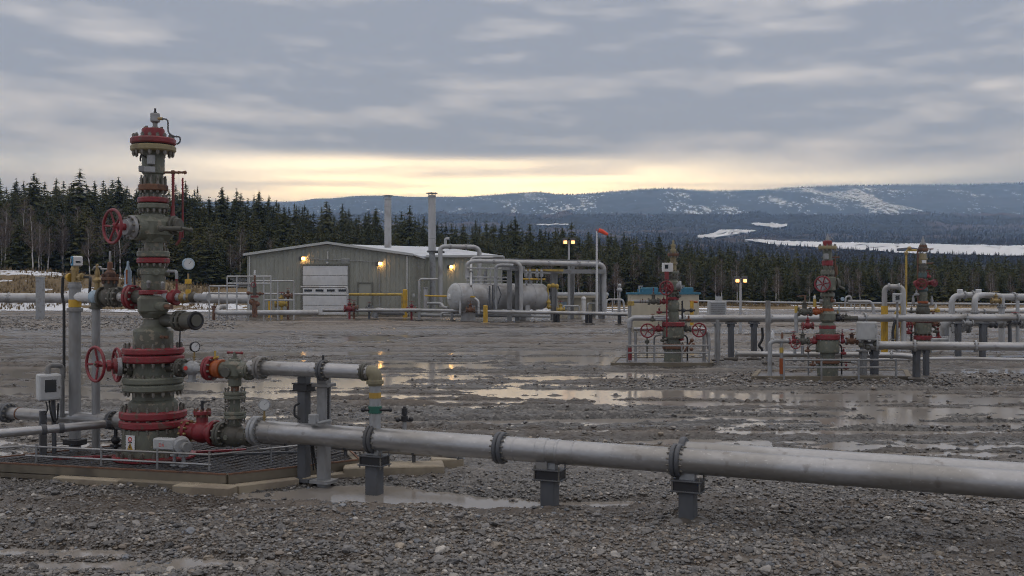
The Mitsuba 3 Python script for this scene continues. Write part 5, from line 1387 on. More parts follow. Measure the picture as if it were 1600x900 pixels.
part(w.t, 'dial_gauge', J(disc(w.p(1314, 467, .1), (0, -1, 0), 3 * w.k, 2 * w.k, 16), cyl(w.p(1311, 476), w.p(1311, 495), 1 * w.k, 8)), 'pale_blue'); w.cap(1309, 489, 1.8, 9, 'brass', 'brass_fitting')
for px in (1242, 1254):
    w.leg(px, 540, 2.4, 'grey_cast', .55, 'drop_leg'); part(w.t, 'drop_foot', ball(w.p(px, 562), 4 * w.k), 'grey_cast')
skid('timber skid with a low rail under the far well with the red cap', [(1178, 21.1), (1420, 21.1), (1415, 22.8), (1186, 22.8)], .11, [(1225, 1400, 20.95, (.36, .20))], w, 'low rail in front of the far well with the red cap')

# fourth well
w = Well(1442, 30.7, 'far wellhead with teal valve bodies and clustered red handwheels, rightmost of the four')
w.body('base', [(550, 13), (532, 13), (530, 11)]); w.fl(524, 531, 14, 'red_paint', 12); w.body('casing_head', [(524, 9), (521, 12.5), (508, 13), (504, 12)]); w.fl(495.5, 503.5, 13.5, 'red_paint', 12)
w.body('ball_body', [(496, 8), (491, 10), (483, 10.5), (478, 8), (474, 7)], 'dark_olive'); w.fl(470.5, 474, 8, 'orange_paint', 8); w.body('neck', [(470, 6), (462, 6.5), (459, 7), (456, 6)]); w.body('teal_body', [(456, 6), (453, 8), (449, 7)], 'teal_paint')
w.body('valve_body', [(449, 5), (446, 7), (439, 7), (436, 5)], 'rust'); w.fl(426, 434, 8, 'teal_paint', 8); w.body('upper_body', [(426, 5.5), (412, 5.5)], 'dark_olive'); w.body('upper_body', [(412, 6), (396, 5.5)], 'khaki_paint'); w.fl(388, 392, 8, 'rust', 8); w.fl(383, 386, 6, 'rust', 6); w.body('tree_cap', [(383, 4), (378, 4), (377.6, 2.4), (374, 2.4), (373.6, 1.3), (369, 1.3)], 'grey_cast'); w.fl(403, 406, 7, 'khaki_paint', 6, 1, 1); w.fl(417, 420, 7.4, 'dark_olive', 8, 1, 1); w.fl(436.5, 438.6, 8, 'rust', 8, 1, 1); w.fl(476, 479, 9.5, 'dark_olive', 8, 1, 1)
part(w.t, 'side_arms', J(cyl(w.p(1428, 442), w.p(1462, 442), 3.4 * w.k, 14), ball(w.p(1430, 443, .1), 5 * w.k), ball(w.p(1455, 442, .1), 4.4 * w.k)), 'red_paint')
w.wheel(1434, 444, 9, (-.4, -.92, 0), .25); w.wheel(1456, 442, 6, (.3, -.95, 0), .2)
part(w.t, 'white_tag', box(w.p(1441, 409, .13), (6 * w.k, .03, 5 * w.k), 0), 'white_paint', smooth=False)
w.arm([(1432, 391), (1416, 391), (1416, 478)], 1.5, 'dull_yellow', 'tall_line'); part(w.t, 'elbow_nuts', J(ball(w.p(1421, 388), 3.3 * w.k), ball(w.p(1416, 396), 3.2 * w.k)), 'brass'); w.arm([(1434, 391), (1434, 470)], 1.2, 'rust', 'tall_line')
part(w.t, 'cross_bars', J(cyl(w.p(1444, 389), w.p(1458, 389), 1 * w.k, 8), cyl(w.p(1446, 412), w.p(1458, 411), 1 * w.k, 8)), 'rust')
w.arm([(1430, 506), (1402, 506)], 3, 'rust'); w.vlv(1411, 507, 5.5, 'red_paint', 1.2); w.wheel(1413, 509, 8.5, (-.1, -.98, 0), .25); w.arm([(1452, 506), (1480, 506)], 3, 'grey_cast'); w.vlv(1459, 506, 4.5, 'rust', 1.0); w.wheel(1474, 507, 8, (.1, -.98, 0), .25)
w.arm([(1450, 486), (1466, 486)], 2.5, 'brass'); w.cap(1464, 484, 4.5, 7, 'dull_yellow', 'brass_fitting'); w.cap(1427, 468, 2.2, 14, 'grey_cast', 'gauge_stem'); w.cap(1456, 470, 2.2, 14, 'grey_cast', 'gauge_stem'); w.cap(1462, 478, 1.8, 10, 'white_paint', 'gauge_stem')
part(w.t, 'red_drain', J(ball(w.p(1467, 528), 4 * w.k), cyl(w.p(1452, 530), w.p(1466, 528), 2.4 * w.k, 10), cyl(w.p(1465, 512), w.p(1467, 528), 2 * w.k, 10)), 'red_paint')
for px in (1424, 1399):
    w.leg(px, 500, 1.6, 'black_steel')

# ---------------------------------------------------------------- lines and posts between the wells
def run(name, label, pts, r, mat='galvanized_pipe', R=None, group=None, flanges=(), fr=1.45, n=16, cat='pipeline'):
    """A pipeline through (px, py, depth) points with flange rings at fractions of each straight run."""
    t = thing(name, label, cat, group)
    P = [W(*p) for p in pts]
    part(t, 'pipe', tube(P, r, n, R=3 * r if R is None else R), mat)
    for s, f in flanges:
        a = P[s + 1] - P[s]
        c = P[s] + a * f
        k = part(t, 'flange', J(disc(c, a, r * fr, r * .5, 22)), 'grey_cast')
        part(k, 'studs', studs(c, a, r * fr * .86, 8, r * 1.1, r * .13), 'bolt_steel', smooth=False, stuff=True)
    return t


def post(label, px, py, d, w, mat='dark_steel', cap=True, name='pipe_post', group=None, foot=-0.05, rz=0.2):
    t = thing(name, label, 'post', group)
    q = W(px, py, d)
    part(t, 'footing', disc((q[0], d, .05), (0, 0, 1), w * 1.5, .12, 18, ch=.03), 'wet_mud')
    part(t, 'shaft', box((q[0], d, (q[2] + foot) / 2), (w, w, q[2] - foot), rz, ch=w * .05), mat)
    if cap:
        part(t, 'head', J(box((q[0], d, q[2]), (w * 2.1, w * 1.4, w * .28), rz), box((q[0], d, q[2] - w * .5), (w * 1.7, w * .3, w * .6), rz)), mat, smooth=False)
    return t


run('collector_pipeline', 'long silver collector pipe running behind the far wells, on dark steel posts', [(1060, 498, 26.9), (1760, 496, 27.6)], .105, flanges=[(0, .01), (0, .20), (0, .41), (0, .75)], n=22)
for k, (px, lab) in enumerate([(1142, 'dark post under the collector pipe, second left of the lamp pole'), (1178, 'dark post under the collector pipe right of the lamp pole'), (1349, 'dark post under the collector pipe behind the pale grey cabinet'), (1497, 'dark post under the collector pipe at the left gooseneck'), (1535, 'dark post under the collector pipe between the goosenecks')]):
    post(lab, px, 505, 27.0, .13)
post('pale galvanized post beside the collector pipe, right of the lamp pole', 1200, 470, 25.5, .10, 'galvanized_post', cap=False)
post('pale galvanized stub post under the collector pipe next to the right handwheel', 1121, 505, 26.4, .12, 'galvanized_post')
run('hose_loop', 'bent dark hose hanging beside the dark posts of the collector pipe', [(1191, 512, 26.6), (1192, 530, 26.6), (1185, 540, 26.6), (1191, 545, 26.6), (1192, 560, 26.6)], .035, 'cable_black', R=.15, cat='hose')
run('outflow_pipeline', 'silver pipe leaving the grey cabinet to the right edge on two dark posts', [(1352, 535, 21.2), (1352, 540, 21.1), (1366, 539.5, 21.0), (1760, 543, 19.6)], .088, flanges=[(2, .012), (2, .17), (2, .42)], n=22)
post('left one of two dark posts under the pipe leaving the grey cabinet', 1432, 546, 20.9, .12)
post('right one of two dark posts under the pipe leaving the grey cabinet', 1447, 546, 21.3, .10)
post('dark post under the grey cabinet', 1366, 545, 21.6, .14)
post('galvanized stand pipe under the left side of the grey cabinet', 1349, 548, 21.5, .12, 'galvanized_post')
run('low_pipeline', 'low silver pipe behind the far red-capped well, bending down at its right end', [(1150, 553, 23.4), (1398, 555, 22.4), (1426, 557, 22.2), (1431, 560, 22.1), (1431, 590, 22.0)], .066, flanges=[(0, .0), (0, .98)], n=18)
cb2 = thing('cabinet', 'pale grey equipment cabinet standing right of the far well with the red cap', 'cabinet')
cc = W(1354.5, 517, 21.0)
part(cb2, 'housing', box(cc, (.42, .34, .385), -.35, ch=.012), 'grey_enamel')
cf = np.array([-math.sin(.35), -math.cos(.35), 0])
dd = part(cb2, 'door', box(cc + cf * .175, (.38, .016, .35), -.35, ch=.004), 'grey_enamel')
part(dd, 'hinges', J([box(cc + cf * .184 + [.165, -.06, s], (.02, .02, .05), -.35) for s in (-.1, .1)]), 'galvanized_post', smooth=False)
for s in (-.1, .12):
    part(cb2, 'leg', cyl([cc[0] + s, cc[1], .75], [cc[0] + s, cc[1], cc[2] - .18], .03, 10), 'galvanized_post')
part(cb2, 'glands', J([ball([cc[0] + a, cc[1] - .05, cc[2] - .30 + b], .06) for a, b in ((-.14, 0), (.0, -.05), (.16, .02))]), 'dark_olive')
for k, (px, lab) in enumerate([(1487, 'pale gooseneck pipe at the right rising from the collector pipe, with a transmitter'), (1523, 'shorter middle gooseneck leg joining the upper pipe at right'), (1565, 'third gooseneck leg at right dropping from the upper pipe')]):
    d = 29.0
    if k == 0:
        t = run('gooseneck', lab, [(px, 540, d), (px, 462, d), (1524, 460.5, d), (1556, 462, d)], .088, 'pale_pipe', R=.26, flanges=[(1, .55), (1, .9)], n=20)
    elif k == 1:
        t = run('gooseneck', lab, [(px, 498, d - .6), (px, 463, d - .6), (1535, 461, d - .3)], .085, 'pale_pipe', R=.2, flanges=[(0, .3)], n=18)
    else:
        t = run('gooseneck', lab, [(1556, 462, d), (px, 463, d), (px, 545, d)], .088, 'pale_pipe', R=.26, flanges=[(1, .2), (1, .55)], n=20)
    if k < 2:
        q = W(px + 13 - 7 * k, 455, d)
        part(t, 'transmitter', J(box(q, (.15, .12, .13), .3, ch=.02)), 'white_paint')
        part(t, 'transmitter_neck', cyl(q, q - [0, 0, .28], .035, 10), 'grey_cast')
run('upper_pipeline', 'pale upper pipe running from the goosenecks to the right edge', [(1564, 464, 29.2), (1760, 464, 30)], .10, 'pale_pipe', flanges=[(0, .1)])
run('manifold_pipeline', 'grey valve-studded pipe linking the goosenecks below the upper pipe', [(1476, 525, 28.0), (1476, 504, 28.0), (1500, 503, 28.0), (1760, 506, 28.4)], .12, 'grey_cast', flanges=[(2, .05), (2, .14), (2, .25), (2, .37)])
run('low_elbow_line', 'low elbowed pipe between the rightmost well and the goosenecks', [(1456, 532, 29.5), (1486, 532, 29.5), (1486, 508, 29.2)], .075, 'grey_cast', cat='pipe')
mvt = thing('valve_cluster', 'cluster of grey valves where the collector pipe meets the left gooseneck', 'valve')
valve(mvt, W(1502, 512, 27.6), (1, 0, 0), .14, 'grey_cast', bonnet=2.2, wheel=.12, wmat='grey_cast')
valve(mvt, W(1548, 507, 27.8), (1, 0, 0), .10, 'dark_steel', bonnet=2.2, handle=np.array([.1, 0, 0]), wmat='dark_steel')
gn = run('sampling_loop', 'inverted U sampling pipe with a yellow sleeve, between the two rightmost wells', [(1382, 556, 27.5), (1382, 448, 27.5), (1411, 448, 27.3), (1412, 545, 27.2)], .072, 'pale_pipe', R=.16, flanges=[(1, .25), (1, .8)])
part(gn, 'yellow_sleeve', cyl(W(1382, 556, 27.5), W(1382, 478, 27.5), .092, 20), 'yellow_paint')
part(gn, 'yellow_collar', cyl(W(1411, 478, 27.3), W(1411, 499, 27.3), .09, 16), 'dull_yellow')
ib = part(gn, 'instrument_box', box(W(1402, 465, 27.0), (.22, .14, .25), .2, ch=.012), 'grey_enamel')
part(ib, 'window', box(W(1402.5, 465, 26.91), (.11, .02, .12), .2), 'glass_dark', smooth=False)
part(gn, 'box_post', cyl(W(1402, 472, 27.0), [W(1402, 472, 27)[0], 27.0, 0], .03, 10), 'galvanized_post')
for px, d, py, lab in ((1404, 28, 505, 'yellow valve guard between the sampling loop and the rightmost well'), ):
    t = thing('valve_guard', lab, 'guard')
    part(t, 'frame', tube([W(1397, 540, d), W(1399, 487, d), W(1407, 487, d), W(1409, 540, d)], .035, 8, R=.1), 'dull_yellow')

# ---------------------------------------------------------------- the green metal building
def facade(a, b, z0_, z1f, rib=0.30, depth=0.035):
    """Ribbed cladding from ground point a to b; z1f(s) gives the top at s along it."""
    a, b = np.array(a, float), np.array(b, float)
    L = np.linalg.norm(b - a)
    u = (b - a) / L
    nrm = np.array([u[1], -u[0]])
    s, out = 0.0, []
    V, F = [], []
    while s < L - 1e-6:
        for ds, o in ((0, 0), (rib * .72, 0), (rib * .78, depth), (rib * .94, depth), (rib * 1.0, 0)):
            t = min(s + ds, L)
            p = a + u * t + nrm * o
            V += [[p[0], p[1], z0_], [p[0], p[1], z1f(t)]]
        s += rib
    V = np.array(V)
    n = len(V) // 2
    for k in range(n - 1):
        F += [[2 * k, 2 * k + 2, 2 * k + 3], [2 * k, 2 * k + 3, 2 * k + 1]]
    return trimesh.Trimesh(V, np.array(F), process=False)


DB = 66.0
kb = DB / FPX
BX0, BX1, BXP = (387 - 800) * kb, (640 - 800) * kb, (512 - 800) * kb
ZE, ZP = zat(398, DB), zat(381.5, DB)
YB = 75.5
XA1 = (782 - 800) / FPX * YB
ZA, ZAR = zat(400, YB), zat(386, YB + 9)
bd = thing('metal_building', 'sage green ribbed metal building with white roll-up door, lit wall lamps and low gable', 'building')


def gable(s):
    x = BX0 + s
    return ZE + (ZP - ZE) * (1 - abs(x - BXP) / (BXP - BX0 if x < BXP else BX1 - BXP))


part(bd, 'front_wall', facade((BX0, DB), (BX1, DB), -.1, lambda s: max(ZE, gable(s)) - .02), 'siding', smooth=False)
part(bd, 'side_wall', facade((BX1, DB + .02), (BX1 + .15, YB), -.1, lambda s: ZE), 'siding', smooth=False)
part(bd, 'rear_wall', facade((BX1 + .15, YB), (XA1, YB), -.1, lambda s: ZA), 'siding_pale', smooth=False)
part(bd, 'left_wall', facade((BX0, YB + 8), (BX0, DB + .02), -.1, lambda s: ZE), 'siding', smooth=False)
part(bd, 'far_wall', facade((XA1, YB + .02), (XA1, YB + 9), -.1, lambda s: ZA), 'siding_pale', smooth=False)
ov = .25
for (xa, za, xb, zb) in ((BX0 - ov, ZE - .04, BXP, ZP + .05), (BXP, ZP + .05, BX1 + ov, ZE - .04)):
    V = np.array([[xa, DB - ov, za], [xb, DB - ov, zb], [xb, YB + 8, zb], [xa, YB + 8, za]])
    V = np.vstack([V, V + [0, 0, .10]])
    m = trimesh.Trimesh(V, [[0, 2, 1], [0, 3, 2], [4, 5, 6], [4, 6, 7], [0, 1, 5], [0, 5, 4], [1, 2, 6], [1, 6, 5], [2, 3, 7], [2, 7, 6], [3, 0, 4], [3, 4, 7]], process=False)
    part(bd, 'roof', m, 'roof_metal', smooth=False)
# the higher roof of the rear hall: pitched towards the pad, hipped at its right end
xr0, xr1 = (425 - 800) / FPX * YB, (680 - 800) / FPX * YB
V = np.array([[xr0, YB - .25, ZA], [XA1 + .3, YB - .25, ZA], [xr1, YB + 9, ZAR], [xr0 + 3, YB + 9, ZAR + .25], [xr0, YB + 20, ZA], [XA1 + .3, YB + 20, ZA]])
m = trimesh.Trimesh(np.vstack([V, V - [0, 0, .12]]), [[0, 1, 2], [0, 2, 3], [1, 5, 2], [5, 4, 3], [5, 3, 2], [4, 0, 3], [6, 8, 7], [6, 9, 8], [7, 8, 11], [11, 9, 10], [11, 8, 9], [10, 9, 6], [0, 7, 1], [0, 6, 7], [1, 7, 11], [1, 11, 5]], process=False)
part(bd, 'rear_roof', m, 'roof_metal', smooth=False)
for a, b in (([BX0 - ov, DB - ov - .02, ZE + .0], [BXP, DB - ov - .02, ZP + .09]), ([BXP, DB - ov - .02, ZP + .09], [BX1 + ov, DB - ov - .02, ZE + .0])):
    part(bd, 'gable_trim', bar(a, b, .06, .16), 'siding_trim', smooth=False)
part(bd, 'eave_trim', bar([BX1 + .3, YB - .3, ZA - .02], [XA1 + .2, YB - .3, ZA - .02], .08, .16), 'siding_trim', smooth=False)
for x in (BX0 + .03, BX1 - .03):
    part(bd, 'corner_trim', box((x, DB - .03, ZE / 2), (.10, .06, ZE), 0), 'siding', smooth=False)
part(bd, 'plinth', box(((BX0 + BX1) / 2, DB - .03, .07), (BX1 - BX0, .10, .3)), 'timber', smooth=False)
# roll-up door in separate panels with a row of panes
gx0, gx1 = (473 - 800) * kb, (544 - 800) * kb
gz = zat(415, DB)
edges = [415, 431, 446.5, 462, 477, 493]
frm = part(bd, 'door_frame', J(box((gx0 - .07, DB - .05, gz / 2), (.12, .12, gz)), box((gx1 + .07, DB - .05, gz / 2), (.12, .12, gz)), box(((gx0 + gx1) / 2, DB - .05, gz + .06), (gx1 - gx0 + .26, .12, .12))), 'door_dark', smooth=False)
dk = None
for k, (a, b) in enumerate(zip(edges, edges[1:])):
    za, zb = zat(a, DB), zat(b, DB)
    pk = part(bd, 'roll_up_door' if k == 0 else 'roll_up_door__panel', box(((gx0 + gx1) / 2, DB - .05, (za + zb) / 2), (gx1 - gx0 - .02, .05, za - zb - .03), ch=.012), 'white_paint', smooth=False)
    if k == 2:
        for j in range(4):
            xx = gx0 + (gx1 - gx0) * (j + .5) / 4
            part(bd, 'roll_up_door__pane', box((xx, DB - .085, (za + zb) / 2 + .02), ((gx1 - gx0) / 4 * .68, .03, .15)), 'glass_dark', smooth=False)
mx0, mx1 = (560 - 800) * kb, (581 - 800) * kb
mz = zat(443, DB)
md = part(bd, 'door', box(((mx0 + mx1) / 2, DB - .05, mz / 2), (mx1 - mx0 - .04, .05, mz - .03)), 'siding', smooth=False)
part(md, 'frame', J(box((mx0 - .03, DB - .06, mz / 2), (.09, .13, mz)), box((mx1 + .03, DB - .06, mz / 2), (.09, .13, mz)), box(((mx0 + mx1) / 2, DB - .06, mz + .04), (mx1 - mx0 + .15, .13, .09))), 'door_dark', smooth=False)
part(md, 'handle', box((mx1 - .15, DB - .10, mz * .45), (.14, .06, .05)), 'bolt_steel', smooth=False)
part(bd, 'vent_pipe', J(cyl((BXP + .03, DB - .12, zat(405, DB)), (BXP + .03, DB - .12, zat(393, DB)), .05, 8), ball((BXP, DB - .12, zat(411, DB)), .09)), 'siding_trim')
part(bd, 'meter_box', box(((645 - 800) * kb, DB - .02 + .6, zat(461, DB)), (.14, .25, .2)), 'siding_trim', smooth=False)
warm = {'type': 'rgb', 'value': [1.0, 0.58, 0.20]}


def lit(col, power):
    return {'type': 'area', 'radiance': rgb(*[c * power for c in col]), 'sampling_weight': 0.35}


LAMP = 1.9


def wall_lamp(px, py, y, dx):
    c = W(px, py, y)
    t = thing('wall_lamp', {473: 'lit amber wall lamp left of the white roll-up door', 593: 'lit amber wall lamp right of the white roll-up door', 704: 'lit amber wall lamp on the rear hall beside the tall flue'}[px], 'wall lamp')
    part(t, 'housing', box(c + [-.16, .06, .0], (.20, .22, .26), ch=.02), 'dark_steel')
    part(t, 'hood', box(c + [0.02, .02, .13], (.34, .30, .03), ch=.006), 'dark_steel')
    key = part(t, 'lens', box(c + [.05, 0, 0], (.19, .16, .17), ch=.03), 'gauge_face', smooth=False)
    scene[key]['emitter'] = lit((1.0, .50, .13), LAMP)


wall_lamp(473, 404, DB - .15, 1)
wall_lamp(593, 412, DB - .15, 1)
wall_lamp(704, 417, YB - .15, 1)
# flues
for px, d, y0, y1, r, lab in ((606, 79.0, 383, 304, .28, 'shorter pale exhaust stack rising from the roof of the green building'), (675, 69.5, 486, 300, .27, 'taller pale exhaust stack standing beside the green building, capped with a rain hat')):
    t = thing('exhaust_stack', lab, 'exhaust stack')
    b, e = W(px, y0 + 4, d), W(px, y1 + 5, d)
    if px == 606:
        part(t, 'flue', cyl(b, e, r, 26), 'pale_pipe')
    else:
        part(t, 'flue', cyl(W(px, 395, d), e, r, 26), 'pale_pipe')
        part(t, 'lower_duct', tube([W(676, 488, d), W(676, 410, d), W(675, 396, d), W(675, 392, d)], r * .78, 22, R=.5), 'grey_cast')
        part(t, 'bracket_ring', J(disc(W(675, 393, d), (0, 0, 1), r * 1.35, .12, 22), box(W(684, 393, d) + [0, .6, 0], (.8, 1.6, .12))), 'dark_steel')
    part(t, 'rim', disc(W(px, y1 + 8, d), (0, 0, 1), r * 1.08, .14, 26), 'grey_cast')
    part(t, 'rain_cap', lathe([(0, .05), (r * 1.55, 0), (r * 1.5, -.05), (0, -.03), ], W(px, y1 + 1.5, d), (0, 0, 1), 22), 'grey_cast')
    part(t, 'cap_struts', J([cyl(q, q + [0, 0, .3], .02, 6) for q in ringpts(W(px, y1 + 7, d), (0, 0, 1), r * .85, 4)]), 'grey_cast', smooth=False)
    part(t, 'ring_joint', disc(W(px, (y0 + y1) / 2 - 20, d), (0, 0, 1), r * 1.04, .06, 26), 'grey_cast')

# ---------------------------------------------------------------- pipe rack, separator vessel and plant
DR = 60.0
tk = thing('separator_vessel', 'large horizontal silver vessel with rounded ends under the pipe rack', 'tank')
ra = np.array([(712 - 800) / FPX * 57.6, 57.6, zat(463, 58.6)])
rb = np.array([(845 - 800) / FPX * 60.6, 60.6, zat(463.5, 60.2)])
ax = (rb - ra) / np.linalg.norm(rb - ra)
RT = .79
part(tk, 'shell', cyl(ra, rb, RT, 48), 'pale_pipe')
hp = [(RT * math.cos(t), .42 * math.sin(t)) for t in np.linspace(0, math.pi / 2, 9)]
part(tk, 'dished_end', lathe(hp, ra, -ax, 44), 'grey_enamel', smooth=True)
part(tk, 'dished_end', lathe(hp, rb, ax, 44), 'pale_pipe', smooth=True)
for f in (.0, .13, .30, .62, .86, 1.0):
    part(tk, 'seam_band', disc(ra + (rb - ra) * f, ax, RT + .012, .05, 44, ch=.002), 'grey_cast')
for f in (.14, .78):
    q = ra + (rb - ra) * f
    part(tk, 'saddle', box((q[0], q[1], (q[2] - RT * .6) / 2), (.35, 1.2, q[2] - RT * .6), math.atan2(ax[1], ax[0]), ch=.02), 'pale_pipe')
part(tk, 'manway', J(disc(ra - ax * .42, -ax, .16, .1, 20), box(ra - ax * .40 + [0, -.1, -.05], (.2, .1, .16))), 'white_paint')
for f, h in ((.2, .35), (.33, .5), (.47, .3), (.72, .35), (.88, .25)):
    q = ra + (rb - ra) * f + [0, 0, RT]
    part(tk, 'nozzle', J(cyl(q - [0, 0, .1], q + [0, 0, h], .08, 12), disc(q + [0, 0, h], (0, 0, 1), .14, .06, 14), disc(q + [0, 0, h + .1], (0, 0, 1), .05, .2, 8)), 'grey_cast')
part(tk, 'level_bridle', J(tube([W(770, 445, 56.9), W(770, 470, 56.9), W(773, 482, 56.9)], .05, 8), tube([W(778, 447, 56.9), W(783, 460, 56.9), W(778, 475, 56.9)], .035, 8), cyl(W(765, 447, 56.9), W(765, 486, 56.9), .05, 8)), 'dark_steel')
pl_ = thing('walkway_rail', 'pale platform railing above the silver vessel', 'railing')
for py in (419, 433, 438):
    part(pl_, 'rail', cyl(W(729, py, 58), W(800, py + 1, 59), .045, 8), 'pale_pipe')
for px in (730, 748, 766, 784, 799):
    part(pl_, 'stanchion', cyl(W(px, 419, 58.4), W(px, 444, 58.4), .035, 8), 'pale_pipe')
rk = thing('pipe_rack', 'grey steel pipe rack with tall columns carrying pipes across the silver vessel', 'pipe rack')
for px, w_, d, top in ((796, .30, 58.0, 416), (808, .26, 58.6, 420), (866, .26, 61, 424), (862, .14, 62, 424), (893, .30, 63, 420), (895, .24, 66, 415), (940, .38, 62, 420), (760, .10, 59.5, 420)):
    q = W(px, top, d)
    part(rk, 'column', J(box((q[0], d, q[2] / 2), (w_, w_ * .22, q[2])), box((q[0] - w_ * .44, d, q[2] / 2), (w_ * .14, w_, q[2])), box((q[0] + w_ * .44, d, q[2] / 2), (w_ * .14, w_, q[2]))), 'galvanized_post', smooth=False)
part(rk, 'beam', bar(W(815, 423.5, 60.5), W(946, 424.5, 61.5), .22, .26), 'dull_yellow' if False else 'galvanized_post', smooth=False)
part(rk, 'yellow_beam', bar(W(820, 421.5, 60.2), W(880, 422.5, 60.6), .16, .12), 'dull_yellow', smooth=False)
part(rk, 'cross_beam', bar(W(786, 418, 57.8), W(818, 420, 58.6), .3, .3), 'galvanized_post', smooth=False)
part(rk, 'tray_rail', J(bar(W(770, 405, 60), W(938, 408, 62), .10, .10), bar(W(770, 409, 60.4), W(938, 411, 62.4), .06, .06), [bar(W(px, 405.5, 61), W(px, 411, 61), .05) for px in range(775, 940, 16)]), 'galvanized_post', smooth=False)
run('rack_pipeline', 'fat pale pipe on top of the rack, turning down at its right-hand column', [(800, 410, 59.5), (938, 413, 61.8), (943.5, 418, 61.8), (944, 489, 61.8)], .155, 'pale_pipe', R=.5, flanges=[(0, .4), (0, .75)], fr=1.2)
run('rack_pipeline', 'fat pale pipe arching above the vessel from the green building to the tall columns', [(730, 436, 58.2), (730, 412, 58.2), (738, 408, 58.2), (806, 409, 58.0), (814, 416, 58.0), (814, 489, 58.0)], .12, 'pale_pipe', R=.5, flanges=[(2, .5)], fr=1.2)
run('roof_pipeline', 'pale pipe looping over the eave of the rear hall beside the tall flue', [(688, 480, 68), (688, 388, 68), (693, 385, 68), (742, 386, 69), (749, 391, 69), (749, 470, 69)], .16, 'pale_pipe', R=.6, flanges=[(2, .2), (2, .7)], fr=1.2)
run('drop_leg', 'grey pipe bending down in front of the vessel to the ground', [(802, 415, 57), (783, 414, 57), (775, 416, 57), (774, 492, 57)], .10, 'grey_cast', R=.4, cat='pipe')
run('relief_pipe', 'short vent pipe standing on the looping roof pipe', [(696, 386, 68.2), (696, 373, 68.2), (702, 373, 68.2)], .10, 'pale_pipe', cat='pipe')
run('equipment_frame', 'pale pipe frame standing before the dark side wall of the green building', [(655, 490, 63), (655, 436, 63), (684, 436, 63)], .07, 'pale_pipe', cat='pipe')
run('vent_stub', 'short pale vent stack with flange beside the dark side wall', [(665, 490, 62.5), (665, 449, 62.5)], .13, 'pale_pipe', flanges=[(0, .97)], cat='pipe')
run('gas_line', 'yellow handrail pipe crossing in front of the end of the silver vessel', [(664, 462, 60), (742, 464, 57)], .05, 'yellow_paint', cat='pipe')
run('gas_line', 'yellow pipe with valves to the right above the silver vessel', [(815, 436, 58.8), (852, 436.5, 59.5)], .055, 'yellow_paint', cat='pipe', flanges=[(0, .3), (0, .7)], fr=2.2)
run('suction_line', 'grey pipe snaking along the skid below the tall flue', [(668, 474, 62), (690, 474, 61.5), (692, 480, 61), (700, 481, 60)], .09, 'grey_cast', cat='pipe')
vs = thing('instrument_tree', 'cluster of small grey valves on top of the right half of the silver vessel', 'valves')
for px in (822, 828, 839, 846):
    part(vs, 'valve', J(cyl(W(px, 443, 59.3), W(px, 420, 59.3), .045, 8), disc(W(px, 430, 59.3), (0, 0, 1), .11, .22, 8), ball(W(px, 424, 59.3), .09)), 'grey_cast')
vy = thing('yellow_manifold', 'yellow valve manifold hung on the rack column right of the silver vessel', 'valves')
part(vy, 'frame', tube([W(856, 470, 60), W(856, 446, 60), W(871, 446, 60), W(871, 452, 60)], .06, 8, R=.1), 'dull_yellow')
part(vy, 'valves', J([ball(W(a, b, 60), .14) for a, b in ((858, 447), (864, 446), (870, 447), (857, 472), (858, 480))] + [cyl(W(857, 482, 60), W(857, 468, 60), .09, 8)]), 'dull_yellow')
# long line along the back of the pad
run('header_line', 'very long thin silver pipe running along the back edge of the pad', [(505, 485, 62), (640, 484.5, 60), (990, 491, 52)], .105, 'galvanized_pipe', R=.1, n=14)
run('header_line', 'lower return pipe under the long thin pipe before the silver vessel', [(655, 492, 60), (860, 494, 58)], .085, 'grey_cast', cat='pipeline')
for k, px in enumerate((867, 872, 917, 923, 968, 655, 706)):
    lab = ['dark post pair right of the yellow bollard: left post', 'dark post pair right of the yellow bollard: right post', 'dark post pair near the small white-roofed hut: left post', 'dark post pair near the small white-roofed hut: right post', 'dark post of the back pipe beside the tan tanks', 'grey post of the back pipe before the side wall', 'grey post of the back pipe before the vessel end'][k]
    d = float(np.interp(px, [640, 990], [60, 52]))
    post(lab, px, 487 + (px - 640) * .015, d - .3, .16, 'black_steel' if k < 5 else 'galvanized_post', cap=False)
# small hut, cabinets, tanks
ht = thing('hut', 'small tan hut with a flat white roof behind the pipe rack', 'hut')
hx0, hx1, dh = (868 - 800) / FPX * 65, (948 - 800) / FPX * 65, 65.0
part(ht, 'wall', box(((hx0 + hx1) / 2, dh + 1.5, .72), (hx1 - hx0 - .3, 3, 1.5)), 'tan_cladding', smooth=False)
part(ht, 'roof', box(((hx0 + hx1) / 2, dh + 1.5, 1.58), (hx1 - hx0 + .2, 3.6, .22), ch=.05), 'roof_metal', smooth=False)
part(ht, 'roof_fascia', box(((hx0 + hx1) / 2, dh - .33, 1.42), (hx1 - hx0 + .1, .06, .14)), 'tan_cladding', smooth=False)
part(ht, 'door', box((hx0 + 2.7, dh - .03, .62), (.6, .06, 1.2)), 'door_dark', smooth=False)
part(ht, 'window', box((hx0 + .5, dh - .03, .85), (.45, .06, .5)), 'pale_blue', smooth=False)
vb = thing('white_riser', 'white capped riser pipe standing in front of the small hut', 'pipe')
part(vb, 'riser', J(cyl(W(912, 500, 60), W(912, 468, 60), .13, 14), ball(W(912, 467, 60), .15)), 'white_paint')
